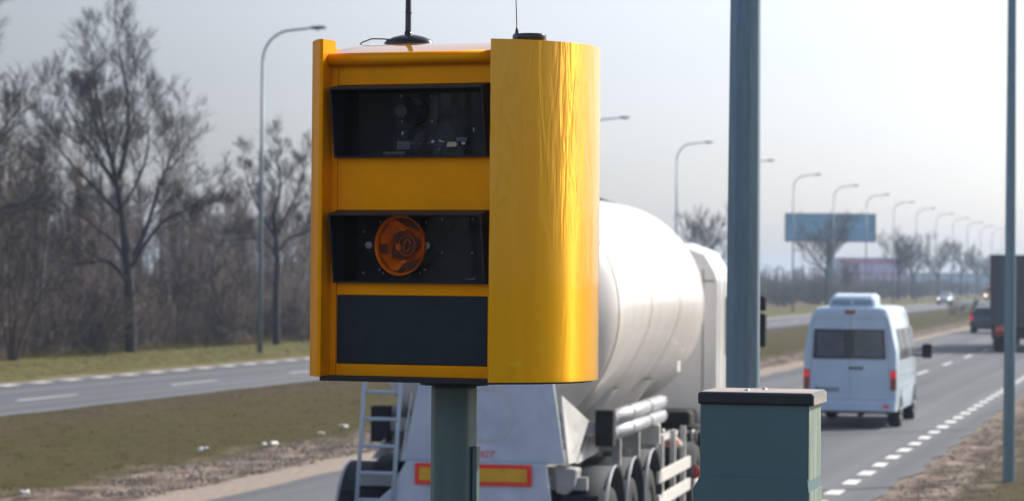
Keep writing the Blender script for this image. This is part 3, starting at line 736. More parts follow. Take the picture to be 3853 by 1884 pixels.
# underside
und = [(XL-.004, .012), (XR+.02, .012)]+[(-R0*math.sin(A0)+(R0-.02)*math.sin(a), R0*math.cos(A0)-(R0-.02)*math.cos(a)) for a in [A0+(PI-2*A0)*k/24 for k in range(25)]]
und = und[:-1]+[(-.30, .66), (-.66, .62), (-.66, .30), (-.60, .10), (-.565, .012)]
MB().prism(und, 'z', -.0125, .003).build('bottom_plate', M_hood, box)
MB().lathe([(.0, -.03), (.11, -.03), (.11, -.013), (0, -.013)], (-.25, .34, 0), 'z', 32).build('mounting_flange', M_hood, box)

def window(z0, z1, name, glassy):
    x0, x1 = OX0-.001, OX1+.004; w = .006; hb = MB()
    top, bot = -.002, .038           # front edge reaches further out at the top
    def wall(a, b, c, d): hb.add([a[0], b[0], c[0], d[0], a[1], b[1], c[1], d[1]], [(0,1,2,3), (7,6,5,4), (0,4,5,1), (1,5,6,2), (2,6,7,3), (3,7,4,0)])
    zt, zf = z1+.002, z1-.012
    yb = .135
    # four walls as thin solids: left, right, top, bottom
    for xa, xb in ((x0, x0+w), (x1-w, x1)):
        hb.prism([(bot, z0), (top, zf), (FY, zt), (yb, zt), (yb, z0)], 'x', xa, xb)
    hb.prism([(top, zf-w), (top, zf), (FY, zt), (yb, zt), (yb, zt-w), (FY, zt-w)], 'x', x0+w, x1-w)
    hb.prism([(bot, z0), (bot-.001, z0+w), (yb, z0+w), (yb, z0)], 'x', x0+w, x1-w)
    o = hb.build(name, M_hood, box)
    MB().box(x0+w, x1-w, glassy, glassy+.003, z0+w, zt-w).build('pane', M_pane, o)
    bk = MB(); ybk = .215
    bk.box(x0+w, x1-w, ybk, ybk+.006, z0-.01, z1+.01)
    bk.box(x0-.004, x0+w, yb, ybk, z0-.01, z1+.01); bk.box(x1-w, x1+.004, yb, ybk, z0-.01, z1+.01)
    bk.box(x0, x1, yb, ybk, z0-.014, z0-.002); bk.box(x0, x1, yb, ybk, z1, z1+.012)
    bk.build('compartment', M_compart, o)
    return o
M_compart = mat('compartment_black', (.016, .0165, .017), .7, var=.3, vscale=14, bump=.1, bscale=80)
camw = window(G0, G1, 'camera_window', .100)
flw = window(H0, H1, 'flash_window', .100)
M_grey1 = mat('grey_label', (.26, .29, .32), .6, var=.1, vscale=60)
M_ink = mat('label_ink', (.05, .06, .07), .7, var=.1)
M_disc = mat('grey_disc', (.10, .12, .12), .6, var=.15, vscale=60)
M_wdisc = mat('pale_disc', (.55, .62, .64), .5, var=.1, vscale=60)
M_contact = mat('gold_connector', (.75, .62, .42), .35, .3, var=.2, vscale=200)
def screw(parent, x, y, z, r=.0042):
    MB().lathe([(0, 0), (r*.35, 0), (r*.5, -.0008), (r*.9, -.0012), (r, .0)], (x, y, z), 'y', 12).build('screw', M_screw, parent)
M_screw = mat('dull_screw', (.30, .31, .31), .5, .4, var=.2, vscale=100)
Y1 = .205; kx = 1.03
def cx_(x): return x
# camera compartment contents
MB().box(-.402, -.262, Y1-.004, Y1+.004, .795, .898).build('camera_plate', mat('camera_plate', (.010, .011, .011), .5, var=.2), camw)
MB().lathe([(.040, -.035), (.046, -.035), (.046, .0), (.0, .0), (.0, -.012), (.036, -.018), (.040, -.035)], (-.332, Y1-.004, .838), 'y', 32).build('camera_lens', M_inner, camw)
MB().lathe([(.0, -.004), (.0205, -.004), (.0205, .0)], (-.369, Y1-.040, .836), 'y', 32).build('grey_disc', M_disc, camw)
for x, z in ((-.384, .886), (-.281, .884), (-.355, .869), (-.308, .868), (-.379, .8055), (-.277, .804), (-.305, .8205), (-.251, .717)): screw(camw, x, Y1-.006, z)
lb1 = MB().box(-.396, -.353, Y1-.006, Y1-.003, .717, .742).build('label_plate', M_grey1, camw)
ink = MB(); rgi = random.Random(4)
for row in range(3):
    x = -.393
    while x < -.357:
        w = rgi.uniform(.0015, .004)
        for q in range(2): ink.box(x+q*w*.5, x+q*w*.5+w*.28, Y1-.0068, Y1-.006, .7355-row*.0078, .7355-row*.0078+.0045)
        x += w+.001
ink.build('label_print', M_ink, lb1)
lb2 = MB().box(-.193, -.158, Y1-.006, Y1-.003, .7405, .752).build('label_plate', M_grey1, camw)
ink = MB()
for k in range(5): ink.box(-.186+k*.0045, -.1832+k*.0045, Y1-.0068, Y1-.006, .7425, .7485)
ink.build('label_print', M_ink, lb2)
MB().prism([(-.218, .724), (-.214, .7375), (-.186, .7375), (-.182, .731), (-.184, .7225), (-.214, .7215)], 'y', Y1-.03, Y1-.012).build('connector', M_contact, camw, bevel=.001)
for k, (x, z, r) in enumerate(((-.3427, .735, .0035), (-.332, .734, .002), (-.316, .7337, .0022), (-.31, .734, .0015), (-.2885, .7345, .0015))): MB().lathe([(0, -.006), (r, -.005), (r, 0)], (x, Y1-.006, z), 'y', 12).build('knob', M_screw, camw)
for x, z, w, h_ in ((-.270, .7394, .010, .008), (-.243, .741, .012, .004), (-.234, .739, .008, .003), (-.166, .734, .012, .008), (-.374, .768, .003, .010), (-.132, .776, .003, .013)):
    MB().box(x-w/2, x+w/2, Y1-.016, Y1-.010, z-h_/2, z+h_/2, M=Matrix.Translation((x, 0, z)) @ Matrix.Rotation(rgi.uniform(-.4, .4) if w > .004 else 0, 4, 'Y') @ Matrix.Translation((-x, 0, -z))).build('bright_fitting', mat('bright_fitting', (.62, .68, .72), .35, .2, var=.2, vscale=90), camw)
MB().box(-.428, -.352, Y1-.045, Y1-.012, .697, .709).build('circuit_block', mat('circuit_block', (.12, .13, .13), .45, .4, var=.3, vscale=60), camw, bevel=.002)
MB().tube([(-.33, Y1-.03, .70), (-.30, Y1-.03, .714), (-.27, Y1-.03, .724), (-.24, Y1-.03, .727), (-.215, Y1-.02, .728)], .004, 8).build('cable', M_black, camw)
MB().lathe([(.011, -.006), (.013, -.006), (.013, 0), (.011, 0), (.011, -.006)], (-.152, Y1-.01, .703), 'y', 20).build('round_socket', M_inner, camw)
# flash: amber reflector bowl
Yf = .205
bowl = MB(); R_ = .098; nseg = 48
prof = [(.090, -.060), (.096, -.092), (.093, -.094), (.086, -.074), (.070, -.050), (.050, -.030), (.030, -.022)]
bowl.lathe(prof[:4], (-.351, Yf, .412), 'y', nseg)
rgb = random.Random(12); nf = 9; fv = []
for r, y_ in ((.0865, -.074), (.060, -.060), (.040, -.030)):
    for j in range(nf):
        a = 2*PI*(j+(.5 if r == .060 else 0))/nf; rr = r*(1 if r > .08 else rgb.uniform(.78, 1.15)); fv.append((-.351+math.cos(a)*rr, Yf+y_+(0 if r > .08 else rgb.uniform(-.010, .012)), .412+math.sin(a)*rr))
ff = []
for i in range(2):
    for j in range(nf):
        a, b_ = i*nf+j, i*nf+(j+1) % nf; ff += [(a, b_, a+nf), (b_, b_+nf, a+nf)]
bowl.add(fv, ff+[tuple(range(2*nf, 3*nf))])
bw = bowl.build('amber_reflector', M_amber, flw)
bw.scale.x = .89; bw.location.x = -.351*.11+.003
sq = MB()
sq.box(-.395, -.348, Yf-.020, Yf-.0145, .372, .446, M=Matrix.Translation((-.37, -.016, .41)) @ Matrix.Rotation(.12, 4, 'Y') @ Matrix.Translation((.385, 0, -.41)))
sq.build('reflector_frame', mat('amber_dark', (.12, .02, .002), .3, .2, .5, var=.4, vscale=40), bw, bevel=.004)
fr = MB()
for k in range(1): fr.lathe([(.033, -.060), (.031, -.062), (.029, -.060)], (-.326, Yf-.024, .412), 'y', 30)
fr.tube([(-.326+math.cos(a)*.012*(1+.5*math.sin(2*a)), Yf-.084, .411+math.sin(a)*.02) for a in [k*.5 for k in range(13)]], .0035, 6)
fr.build('flash_tube', mat('amber_tube', (.55, .10, .01), .15, .3, .8, var=.3, vscale=60), bw)
def amber_patch(pts, y, m, nm):
    MB().prism([(-.351+(x-1115)/350*.0855, .412-(z-600)/435*.0855) for x, z in pts], 'y', Yf+y, Yf+y+.0012).build(nm, m, bw)
amber_patch([(985,430),(1110,385),(1200,400),(1260,470),(1400,480),(1410,640),(1300,740),(1180,810),(985,810),(960,700),(990,560)], -.0775, M_amberdark, 'inner_shade_patch')  # shade inside the bowl painted as dark amber patches
amber_patch([(775,590),(890,570),(915,700),(880,750),(790,720)], -.0762, M_amberdark, 'shade_patch')
amber_patch([(1040,200),(1150,172),(1290,205),(1395,295),(1435,390),(1330,350),(1200,300)], -.0765, M_amberdark, 'shade_patch')
amber_patch([(1040,1025),(1150,900),(1260,850),(1400,800),(1452,700),(1440,820),(1310,950),(1150,1015)], -.0768, M_amberdark, 'shade_patch')
amber_patch([(1030,570),(1110,590),(1110,690),(1040,665)], -.0790, M_amber, 'facet_glint_patch')
amber_patch([(1110,330),(1180,345),(1160,372),(1100,350)], -.0785, M_glint, 'facet_glint_patch')  # this and the next: highlights painted as paler amber patches
amber_patch([(1120,850),(1195,830),(1180,862),(1110,882)], -.0785, M_glint, 'facet_glint_patch')
MB().lathe([(.0, -.004), (.0115, -.004), (.0115, 0)], (-.473, Yf-.045, .4125), 'y', 28).build('pale_disc', M_wdisc, flw)
MB().lathe([(.0, -.004), (.0115, -.004), (.0115, 0)], (-.2695, Yf-.060, .412), 'y', 28).build('pale_disc', M_wdisc, flw)
for x, z in ((-.4526, .4863), (-.295, .4863), (-.24, .4959), (-.137, .4957), (-.5083, .4566), (-.24, .3909), (-.138, .3908), (-.4544, .3352), (-.298, .3368), (-.4414, .3251), (-.315, .3253), (-.5104, .3248)): screw(flw, x, Yf-.002, z, .0045)
MB().tube([(-.145, .16, .303), (-.14, .16, .308), (-.112, .16, .309), (-.108, .16, .325)], .0012, 6).build('wire_clip', M_chrome, flw)
# post
pz = BO.z-1.35
pst = MB(); n8 = 8; rings = []
for z in (-1.5, -.03):
    rings.append([(-.250+math.cos(2*PI*(j+.25)/n8)*.0765, .34+math.sin(2*PI*(j+.25)/n8)*.0765, z) for j in range(n8)])
pst.loft(rings, smooth=False)
pst.build('post', M_polegreen, box, bevel=.010)
MB().box(-.1775, -.162, .318, .345, -1.5, -.222).build('post_door_flange', M_polegreen, box, bevel=.0015)

# antennas standing on the housing
def on_box(name, label, cat, lx, ly, lz):
    c, s_ = math.cos(-PSI), math.sin(-PSI)
    return empty(name, (BO.x+lx*c-ly*s_, BO.y+lx*s_+ly*c, BO.z+lz), -PSI, label, cat)
an = on_box('antenna', 'black mast antenna on an oval base with cable, on the speed camera roof', 'antenna', -.415, .33, 1.056)
bs = []
for f_, h_ in ((1.0, 0), (1.0, .006), (.9, .016), (.62, .026), (.3, .032), (.0, .033)):
    bs.append([(math.cos(2*PI*j/28)*.086*f_, math.sin(2*PI*j/28)*.055*f_, h_*1.08) for j in range(28)])
MB().loft(bs).build('antenna_base', M_black, an)
MB().tube([(-.002, 0, .026), (-.002, 0, .05), (-.002, 0, .32)], [.0105, .0100, .0088], 14).tube([(-.002, 0, .026), (-.002, 0, .045)], .0125, 14).tube([(-.002, 0, .105), (-.0005, 0, .111)], .0112, 14).build('mast', M_black, an)
MB().tube([(-.045, -.02, .018), (-.075, -.03, .021), (-.115, -.035, .022), (-.150, -.03, .012), (-.180, -.02, -.010), (-.19, 0, -.03)], .0022, 8).build('cable', M_black, an)
an2 = on_box('antenna', 'thin whip antenna with small cone base on the speed camera', 'antenna', -.001, .22, 1.042)
MB().lathe([(.014, 0), (.012, .006), (.006, .018), (.0062, .024), (.007, .030), (.0045, .046), (.0022, .055), (0, .056)], (0, 0, 0), 'z', 18).build('antenna_base', M_black, an2)
MB().tube([(0, 0, .05), (-.003, 0, .12), (-.010, 0, .27)], [.0018, .0016, .0012], 8).build('whip', M_black, an2)
an3 = on_box('antenna', 'flat black puck antenna beside the whip on the speed camera', 'antenna', .060, .17, 1.0425)
MB().loft([[(math.cos(2*PI*j/28)*.054*f_, math.sin(2*PI*j/28)*.045*f_, h_) for j in range(28)] for f_, h_ in ((.9, 0), (1.0, .006), (1, .021), (.95, .026), (0, .027))]).build('puck_body', M_black, an3)
MB().tube([(-.05, 0, .006), (-.056, .01, .004), (-.04, .05, .002)], .0035, 8).build('cable', M_black, an3)

# ------------------------------------------------------------------ green cabinet
CB = empty('utility_cabinet', (.501, 7.30, 1.2), -H, 'blue-green metal cabinet with dark lid in the right foreground', 'cabinet')
zt = 2.694-1.2
cabside = mat('stained_sunlit_cabinet_side', (.10, .19, .16), .5, 0, .1, .5, col2=(.36, .42, .34), vscale=2.2, stretch=(14, 14, 1.2), bump=.1, bscale=90)  # stains, plus sunlit paleness painted into the side colour
b = MB(); b.box(.006, .297, .010, .255, zt-.235, zt-.006)
b.build('upper_body', M_cabinet, CB, bevel=.003)
MB().box(.2973, .2988, .011, .252, zt-.233, zt-.036).build('side_sheet', cabside, CB)
b = MB(); b.prism([(.006, zt-.228), (-.012, zt-.26), (-.012, 0), (.3, 0), (.3, zt-.26), (.297, zt-.228)], 'y', .004, .26)
b.build('lower_body', M_cabinet, CB, bevel=.002)
MB().box(.3003, .3018, .008, .257, .01, zt-.262).build('side_sheet', cabside, CB)
lid = MB(); lid.box(0, .311, 0, .278, zt-.033, zt).build('lid', [M_cabcap], CB, bevel=.006)
MB().box(.3111, .3122, .006, .272, zt-.031, zt-.005).build('lid_edge', mat('sunlit_lid_edge', (.20, .18, .16), .6, .2, 0, .5, col2=(.42, .38, .34), vscale=8, stretch=(1, 1, 6)), CB)  # sunlight on this side of the lid painted in as beige
MB().box(.006, .305, .006, .272, zt+.0002, zt+.0012).build('lid_top', mat('pale_lid_top', (.30, .26, .25), .7, 0, 0, .5, col2=(.42, .37, .35), vscale=14), CB)  # pale pinkish-grey sheet laid over the dark lid
for x, y in ((.118, .10), (.150, .20)):
    MB().lathe([(0, .0052), (.004, .005), (.0075, .0025), (.0085, 0)], (x, y, zt+.001), 'z', 18).build('bolt', M_chrome, CB)

# ------------------------------------------------------------------ wheels
def wheel(parent, x, y, r, w, side, rimmat, name='wheel'):
    pr = [(r*.55, -w/2), (r*.93, -w/2), (r, -w*.36), (r, w*.36), (r*.93, w/2), (r*.55, w/2)]
    o = MB().lathe([(a, h_+x) for a, h_ in pr]+[(r*.55, -w/2+x)], (0, y, r), 'x', 30).build(name, M_rubber, parent)
    e = x+side*w*.5; k = -side
    MB().lathe([(r*.58, e+k*.005), (r*.52, e+k*.02), (r*.45, e+k*.07), (r*.25, e+k*.05), (r*.22, e-k*.01), (0, e-k*.015)], (0, y, r), 'x', 24).build('rim', rimmat, o)
    return o

# ------------------------------------------------------------------ tanker lorry
TH = rad(10.8)
TK = empty('tanker_truck', (-.20, 26.3, 0), -TH, 'white silo tanker lorry driving away behind the speed camera', 'truck')
n_ = 56; r_ = 1.25; zc = 2.65; rings = []
def ring(y, k, dz=0, vee=0):
    q = []
    for j in range(n_):
        a = 2*PI*j/n_; x = math.cos(a)*r_*k; z = math.sin(a)*r_*k
        if z < 0: x *= 1-vee*min(1, -z/r_)**1.2; z *= 1+vee*.35
        q.append((x, y, zc+dz+z))
    return q
for y, k in ((-.62, .02), (-.61, .2), (-.57, .42), (-.47, .64), (-.32, .82), (-.16, .93), (-.03, .985), (.05, 1.0)): rings.append(ring(y, k))
for y in (1, 2, 3, 4, 5, 6, 6.7): rings.append(ring(y, 1, 0, .34*math.sin(PI*min(1, max(0, (y-.2)/6.6)))))
for y, k in ((6.95, 1.0), (7.08, .97), (7.2, .88), (7.32, .7), (7.4, .45), (7.43, .02)): rings.append(ring(y, k))
tank = MB().loft(rings).build('tank', M_tank, TK)
for y in (.06, 2.35, 4.65, 6.93):
    MB().loft([[(p[0]*1.006, y+d_, zc+(p[2]-zc)*1.006) for p in ring(y, 1, 0, .34*math.sin(PI*min(1, max(0, (y-.2)/6.6))) if y < 6.9 else 0)] for d_ in (-.018, .018)], caps=False).build('weld_band', M_tank, tank)
MB().tube([(-.25, .6, zc+r_-.02), (-.25, .6, zc+r_+.05)], .28, 24).build('manhole', M_greyp, tank)
tp = MB(); tp.tube([(-.15, 4.9, zc+r_-.06), (-.15, 4.9, zc+r_+.08)], .12, 12); tp.tube([(-.2, 4.8, zc+r_+.02), (-.05, 5.0, zc+r_+.09), (.1, 5.2, zc+r_+.06)], .025, 8); tp.tube([(-.1, 5.3, zc+r_-.02), (.15, 5.7, zc+r_+.0), (.3, 6.0, zc+r_-.06)], .025, 8)
tp.tube([(-.15, 4.6, zc+r_+.05), (-.15, 5.1, zc+r_+.10)], .03, 8)
tp.build('top_valve', M_rubber, tank)
MB().box(r_*.93, r_*.93+.012, 5.0, 5.3, 1.92, 2.04).build('tank_decal', mat('tank_decal', (.40, .33, .30), .6, col2=(.70, .66, .62), vscale=14), tank)
# lower discharge cones and frame
cone = MB()
for y in (2.0, 4.6): cone.lathe([(.95, 1.85), (.62, 1.35), (.18, 1.02), (.12, .85)], (0, y, 0), 'z', 28)
cone.build('discharge_cone', M_tankdirt, TK)
fr = MB()
for x in (-.48, .40): fr.box(x, x+.09, -1.0, 7.6, .98, 1.24)
for y in (-.9, .4, 1.7, 3.1, 4.4, 5.7): fr.box(-1.1, 1.1, y, y+.09, 1.02, 1.14)
for y in (.0, 1.31, 2.62): fr.tube([(-1.0, y-.35, .5), (1.0, y-.35, .5)], .07, 10)
fr.build('chassis', M_greyp, TK)
# rear skirt panel with its lit side cheeks
sk = MB()
rp = [(-.62, 1.27), (.92, 1.27), (.80, 2.05), (.74, 2.5), (-.40, 2.5), (-.46, 2.05)]
sk.prism(rp, 'y', -1.06, -1.02)
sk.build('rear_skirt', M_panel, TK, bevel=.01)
for sx, xa in ((1, .93), (-1, -.62)):
    a = [(xa, -1.04, 1.27), (xa+sx*.02, -.75, 1.27), (xa+sx*.08, -.40, 1.64), (xa-sx*.08, -.98, 1.90)]
    MB().add([Vector(p) for p in a]+[Vector(p)+Vector((sx*.02, .01, 0)) for p in a], [(0,1,2,3), (7,6,5,4), (0,4,5,1), (1,5,6,2), (2,6,7,3), (3,7,4,0)]).build('skirt_cheek', M_tankdirt, TK)
for sx in (1, -1):
    MB().prism([(-.75, 1.26), (.7, 1.30), (1.0, 1.50), (-.1, 1.47)], 'x', sx*.98-.012, sx*.98+.012).build('gusset_plate', M_tankdirt, TK)
M_emb = mat('faint_emblem', (.44, .48, .53), .5, col2=(.58, .61, .64), vscale=3)
MB().lathe([(.22, -1.064), (.25, -1.066), (.27, -1.064)], (.18, 0, 1.72), 'y', 40).build('round_emblem', M_emb, TK)
text_mesh('red_lettering', 'HIGT', .085, M_mred, TK, Matrix.Translation((.155, -1.064, 1.345)) @ Matrix.Rotation(PI/2, 4, 'X'), .002, .3)
bp = MB(); bp.prism([(-.56, 1.275), (.76, 1.275), (.80, .95), (.80, .55), (-1.0, .55), (-.98, .78), (-.70, 1.02)], 'y', -1.16, -1.08)
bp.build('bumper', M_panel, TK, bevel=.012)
mk = MB().box(-.47, .63, -1.185, -1.165, 1.065, 1.265).build('marker_plate', M_mred, TK, bevel=.004)
MB().box(-.425, .585, -1.192, -1.1855, 1.105, 1.225).build('yellow_field', M_myel, mk)
MB().box(-.1, .55, -1.176, -1.165, .88, .895).build('dark_slot', M_inner, TK)
MB().prism([(.80, 1.25), (1.02, 1.22), (1.0, 1.05), (.92, .98), (.82, 1.0)], 'y', -1.0, -.7).build('lamp_housing', M_greyp, TK, bevel=.02)
# ladder
ld = MB()
def lx(z): return -1.02+.052*(z-.9)
for dx in (0, .345): ld.tube([(lx(.5)+dx, -1.20, .5), (lx(2.6)+dx, -1.12, 2.6)], .020, 10)
for k in range(9): z = .66+.25*k; ld.tube([(lx(z)+.01, -1.195+.034*(z-.66), z), (lx(z)+.335, -1.195+.034*(z-.66), z)], .017, 8)
for z in (1.0, 2.2): ld.tube([(lx(z)+.34, -1.18, z), (-.5, -1.05, z+.05)], .015, 8)
ld.build('ladder', mat('ladder_paint', (.42, .52, .60), .4, .1, .2, var=.08), TK)
# hose tubes with black end boxes, on brackets
for sx, xo in ((1, 1.16), (-1, -1.03)):
    t_ = MB()
    for z in (1.64, 1.49):
        t_.tube([(xo, -.1, z), (xo, 3.75, z)], .073, 20)
    hh = t_.build('hose_tube', M_silver, TK)
    for y in (.02, 1.2, 1.3, 2.5, 2.6, 3.68):
        MB().tube([(xo, y, 1.64), (xo, y+.045, 1.64)], .079, 20).tube([(xo, y, 1.49), (xo, y+.045, 1.49)], .079, 20).build('clamp_band', M_silver, hh)
    MB().box(xo-.09, xo+.085, -.26, -.09, 1.39, 1.735).build('tube_end_box', M_inner, TK, bevel=.008)
    MB().box(min(xo-sx*.09, sx*.60), max(xo-sx*.09, sx*.60), -.20, -.10, 1.50, 1.62).build('bracket', M_greyp, TK)
    for y in (.5, 1.8, 3.1): MB().box(min(sx*.5, xo), max(sx*.5, xo), y, y+.08, 1.30, 1.38).box(xo-.04, xo+.04, y+.004, y+.076, 1.16, 1.42).build('tube_support', M_greyp, TK)
    # mudguards and wheels
    for k in range(3):
        ya = -.35+1.31*k
        prf = [(.655, 0), (.64, 0), (.64, .50), (.655, .50), (.655, 0)]
        mg = MB().lathe([(a, h_+(.79 if sx > 0 else -1.29)) for a, h_ in prf], (0, ya, .56), 'x', 22, a0=rad(8), a1=rad(172)).build('mudguard', mat('mudguard', (.007, .013, .021), .75, 0, 0, var=.3, vscale=5) if (k == 0 and sx == 1) else bpy.data.materials['mudguard'], TK)
        MB().lathe([(.658, .0+sx*1.28-.015), (.668, sx*1.28), (.658, sx*1.28+.015)], (0, ya, .56), 'x', 22, a0=rad(8), a1=rad(172)).build('mudguard_rim', M_silver, mg)
        wheel(TK, sx*1.06, ya, .52, .38, sx, M_greyp)
MB().box(.86, 1.22, -.98, -.965, .55, .98).build('mud_flap', M_inner, TK)
MB().box(-1.22, -.86, -.98, -.965, .55, .98).build('mud_flap', M_inner, TK)
# side guard planks
sg = MB()
for z in (.63, .885): sg.box(1.25, 1.29, 2.75, 5.4, z-.065, z+.065)
sg.build('side_guard', mat('side_guard_paint', (.72, .70, .64), .4, 0, .3, var=.08), TK, bevel=.006)
sg = MB()
for z in (.63, .885): sg.box(-1.29, -1.25, 2.75, 5.4, z-.065, z+.065)
sg.build('side_guard', bpy.data.materials['side_guard_paint'], TK, bevel=.006)
sp = MB()
for y in (3.3, 4.3, 5.2): sp.box(1.19, 1.25, y, y+.06, .4, 1.3)
sp.box(.5, 1.25, 3.0, 3.08, 1.22, 1.42); sp.box(1.12, 1.2, 3.3, 4.9, 1.22, 1.27)
sp.tube([(1.15, 3.4, 1.25), (1.15, 3.4, 1.45)], .05, 10); sp.tube([(.9, 3.9, 1.2), (1.2, 4.6, 1.2), (1.22, 5.0, 1.1)], .03, 8)
sp.build('guard_post', M_tankdirt, TK)
MB().box(1.1, 1.24, 4.6, 4.75, 1.12, 1.17).build('side_marker_lamp', M_orange, TK)
MB().lathe([(0, -.02), (.09, -.02), (.09, 0)], (1.24, 6.0, .72), 'y', 20).build('red_lamp', M_red, TK)
# tractor unit
tr = MB()
tr.box(-.45, -.36, 5.6, 10.2, .75, 1.0); tr.box(.36, .45, 5.6, 10.2, .75, 1.0)
tr.build('tractor_frame', M_inner, TK)
for sx in (-1, 1):
    wheel(TK, sx*1.0, 6.35, .52, .5, sx, M_greyp)
    MB().lathe([(.64, sx*1.0-.27), (.64, sx*1.0+.27), (.62, sx*1.0+.27), (.62, sx*1.0-.27), (.64, sx*1.0-.27)], (0, 6.35, .55), 'x', 22, a0=rad(5), a1=rad(175)).build('mudguard', bpy.data.materials['mudguard'], TK)
    wheel(TK, sx*1.05, 9.7, .52, .36, sx, M_greyp)
ft = MB().tube([(1.02, 7.15, .85), (1.02, 8.6, .85)], .33, 24).build('fuel_tank', M_inner, TK)
hz = MB(); hz.tube([(.55, 5.5, 1.17), (1.34, 5.5, 1.17)], .066, 16)
hr = hz.build('ribbed_hose', M_rubber, TK)
rb = MB()
for k in range(7): rb.tube([(.60+.115*k, 5.5, 1.17), (.625+.115*k, 5.5, 1.17)], .078, 16)
rb.build('hose_ring', M_silver, hr)
MB().box(-1.0, 1.0, 7.7, 8.35, .95, 1.35).build('engine_cover', M_inner, TK, bevel=.05)
cabm = MB()
def crow(y, top, k=1.0):
    w = 1.24*k; c_ = .16
    return [(-w, y, 1.0), (w, y, 1.0), (w, y, 2.95), (w-.04, y, top-.28), (w-.16, y, top-.08), (w-.38, y, top), (-w+.38, y, top), (-w+.16, y, top-.08), (-w+.04, y, top-.28), (-w, y, 2.95)]
cabm.loft([crow(8.4, 3.36), crow(9.0, 3.44), crow(9.9, 3.40), crow(10.35, 3.15, .97), crow(10.6, 2.7, .95), crow(10.65, 1.2, .95)], smooth=False)
cb = cabm.build('cab', M_white, TK, bevel=.03)
MB().box(1.241, 1.248, 9.35, 10.2, 2.0, 2.75).build('side_window', M_glassdark, cb)
MB().box(-1.248, -1.241, 9.35, 10.2, 2.0, 2.75).build('side_window', M_glassdark, cb)
ln = MB(); ln.box(1.238, 1.244, 8.62, 8.65, 1.05, 3.2); ln.box(1.238, 1.244, 9.2, 9.23, 1.05, 3.0); ln.box(-1.2, 1.2, 8.392, 8.397, 2.94, 2.97); ln.box(1.05, 1.07, 8.392, 8.397, 1.1, 3.1)
ln.build('door_seam', M_greyp, cb)
MB().box(.62, .86, 8.385, 8.398, 2.36, 2.44).build('vent_slot', M_inner, cb)
for sx in (-1, 1):
    mi = MB(); mi.box(min(sx*1.36, sx*1.66), max(sx*1.36, sx*1.66), 10.42, 10.56, 2.56, 2.76); mi.box(min(sx*1.34, sx*1.66), max(sx*1.34, sx*1.66), 10.42, 10.58, 2.08, 2.53)
    mi.build('wing_mirror', M_inner, TK, bevel=.03)
    MB().tube([(sx*1.15, 10.4, 2.78), (sx*1.45, 10.5, 2.80), (sx*1.5, 10.5, 2.7)], .02, 8).tube([(sx*1.18, 10.4, 2.12), (sx*1.45, 10.5, 2.06), (sx*1.5, 10.5, 2.15)], .02, 8).build('mirror_arm', M_inner, TK)

# ------------------------------------------------------------------ white van
VN_loc = road(54.7, -6.48)
VN = empty('minibus', VN_loc, -H+rad(.6), 'white high-roof van seen from behind in the right lane', 'van'); VN.scale = (.965, .965, .965)
def vring(y, zb, zt_, w, wt, c_=.16):
    zm = zb+(zt_-zb)*.36
    pts = [(w*.985, zb), (w, zb+.12), (w, zm), (w*.97+wt*.03, zm+(zt_-zm)*.35), (wt+.06, zt_-.30), (wt, zt_-.12), (wt-.07, zt_-.03), (wt-.2, zt_)]
    return [(x, y, z) for x, z in pts]+[(-x, y, z) for x, z in pts[::-1]]
body = MB().loft([vring(0, .42, 2.42, .96, .78), vring(.06, .36, 2.50, .97, .79), vring(.5, .36, 2.53, .97, .79), vring(2.2, .36, 2.55, .97, .79), vring(4.0, .36, 2.53, .97, .79), vring(4.35, .36, 2.45, .96, .76), vring(4.75, .36, 2.0, .95, .72), vring(5.0, .38, 1.45, .93, .72), vring(5.55, .40, 1.15, .88, .72), vring(5.7, .42, .95, .84, .7)])
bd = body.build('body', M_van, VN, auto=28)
MB().box(-.93, .95, -.10, .05, .36, .56).build('bumper', M_van, VN, bevel=.02)
# rear doors with windows
seam = MB()
seam.box(-.006, .006, -.004, .01, .62, 2.36); seam.box(-.80, .80, -.004, .01, .60, .612)
for sx in (-1, 1): seam.add([(sx*.845, -.004, .62), (sx*.857, -.004, .62), (sx*.762, -.004, 2.3), (sx*.75, -.004, 2.3)], [(0, 1, 2, 3)])
seam.box(-.75, .75, -.004, .01, 2.28, 2.292)
seam.build('door_seam', M_greyp, bd)
gw = MB()
gw.prism([(-.775, 1.44), (.745, 1.44), (.715, 2.06), (-.745, 2.06)], 'y', -.012, -.003)
gwo = gw.build('rear_window', M_glassdark, VN, bevel=.004)
M_seen = mat('seen_interior', (.05, .075, .10), .4, col2=(.11, .14, .16), vscale=3)
pp = MB(); pp.box(-.69, -.13, -.016, -.012, 1.50, 2.0); pp.box(.10, .66, -.016, -.012, 1.50, 2.0); pp.build('pane', mat('tinted_pane', (.03, .055, .085), .15, 0, .4, .5, col2=(.07, .10, .13), vscale=2.2), gwo)
MB().box(-.02, .28, -.03, -.006, 1.235, 1.275).build('door_handle', M_inner, VN, bevel=.008)
pl = MB().box(-.72, -.20, -.022, -.006, .745, .865).build('number_plate', mat('number_plate', (.42, .50, .56), .5, var=.05), VN)
pk = MB(); pk.box(-.72, -.665, -.024, -.022, .747, .863); pk.build('blue_strip', mat('plate_blue', (.02, .07, .30), .5, var=.05), pl)
gl = MB(); x = -.64
for w in (.045, .045, .03, .05, .045, .05, .045):
    gl.box(x, x+w*.3, -.024, -.022, .765, .845); gl.box(x+w*.6, x+w*.85, -.024, -.022, .765, .845); gl.box(x, x+w*.85, -.0243, -.022, .800, .812); x += w+.016
gl.build('plate_characters', M_ink, pl)
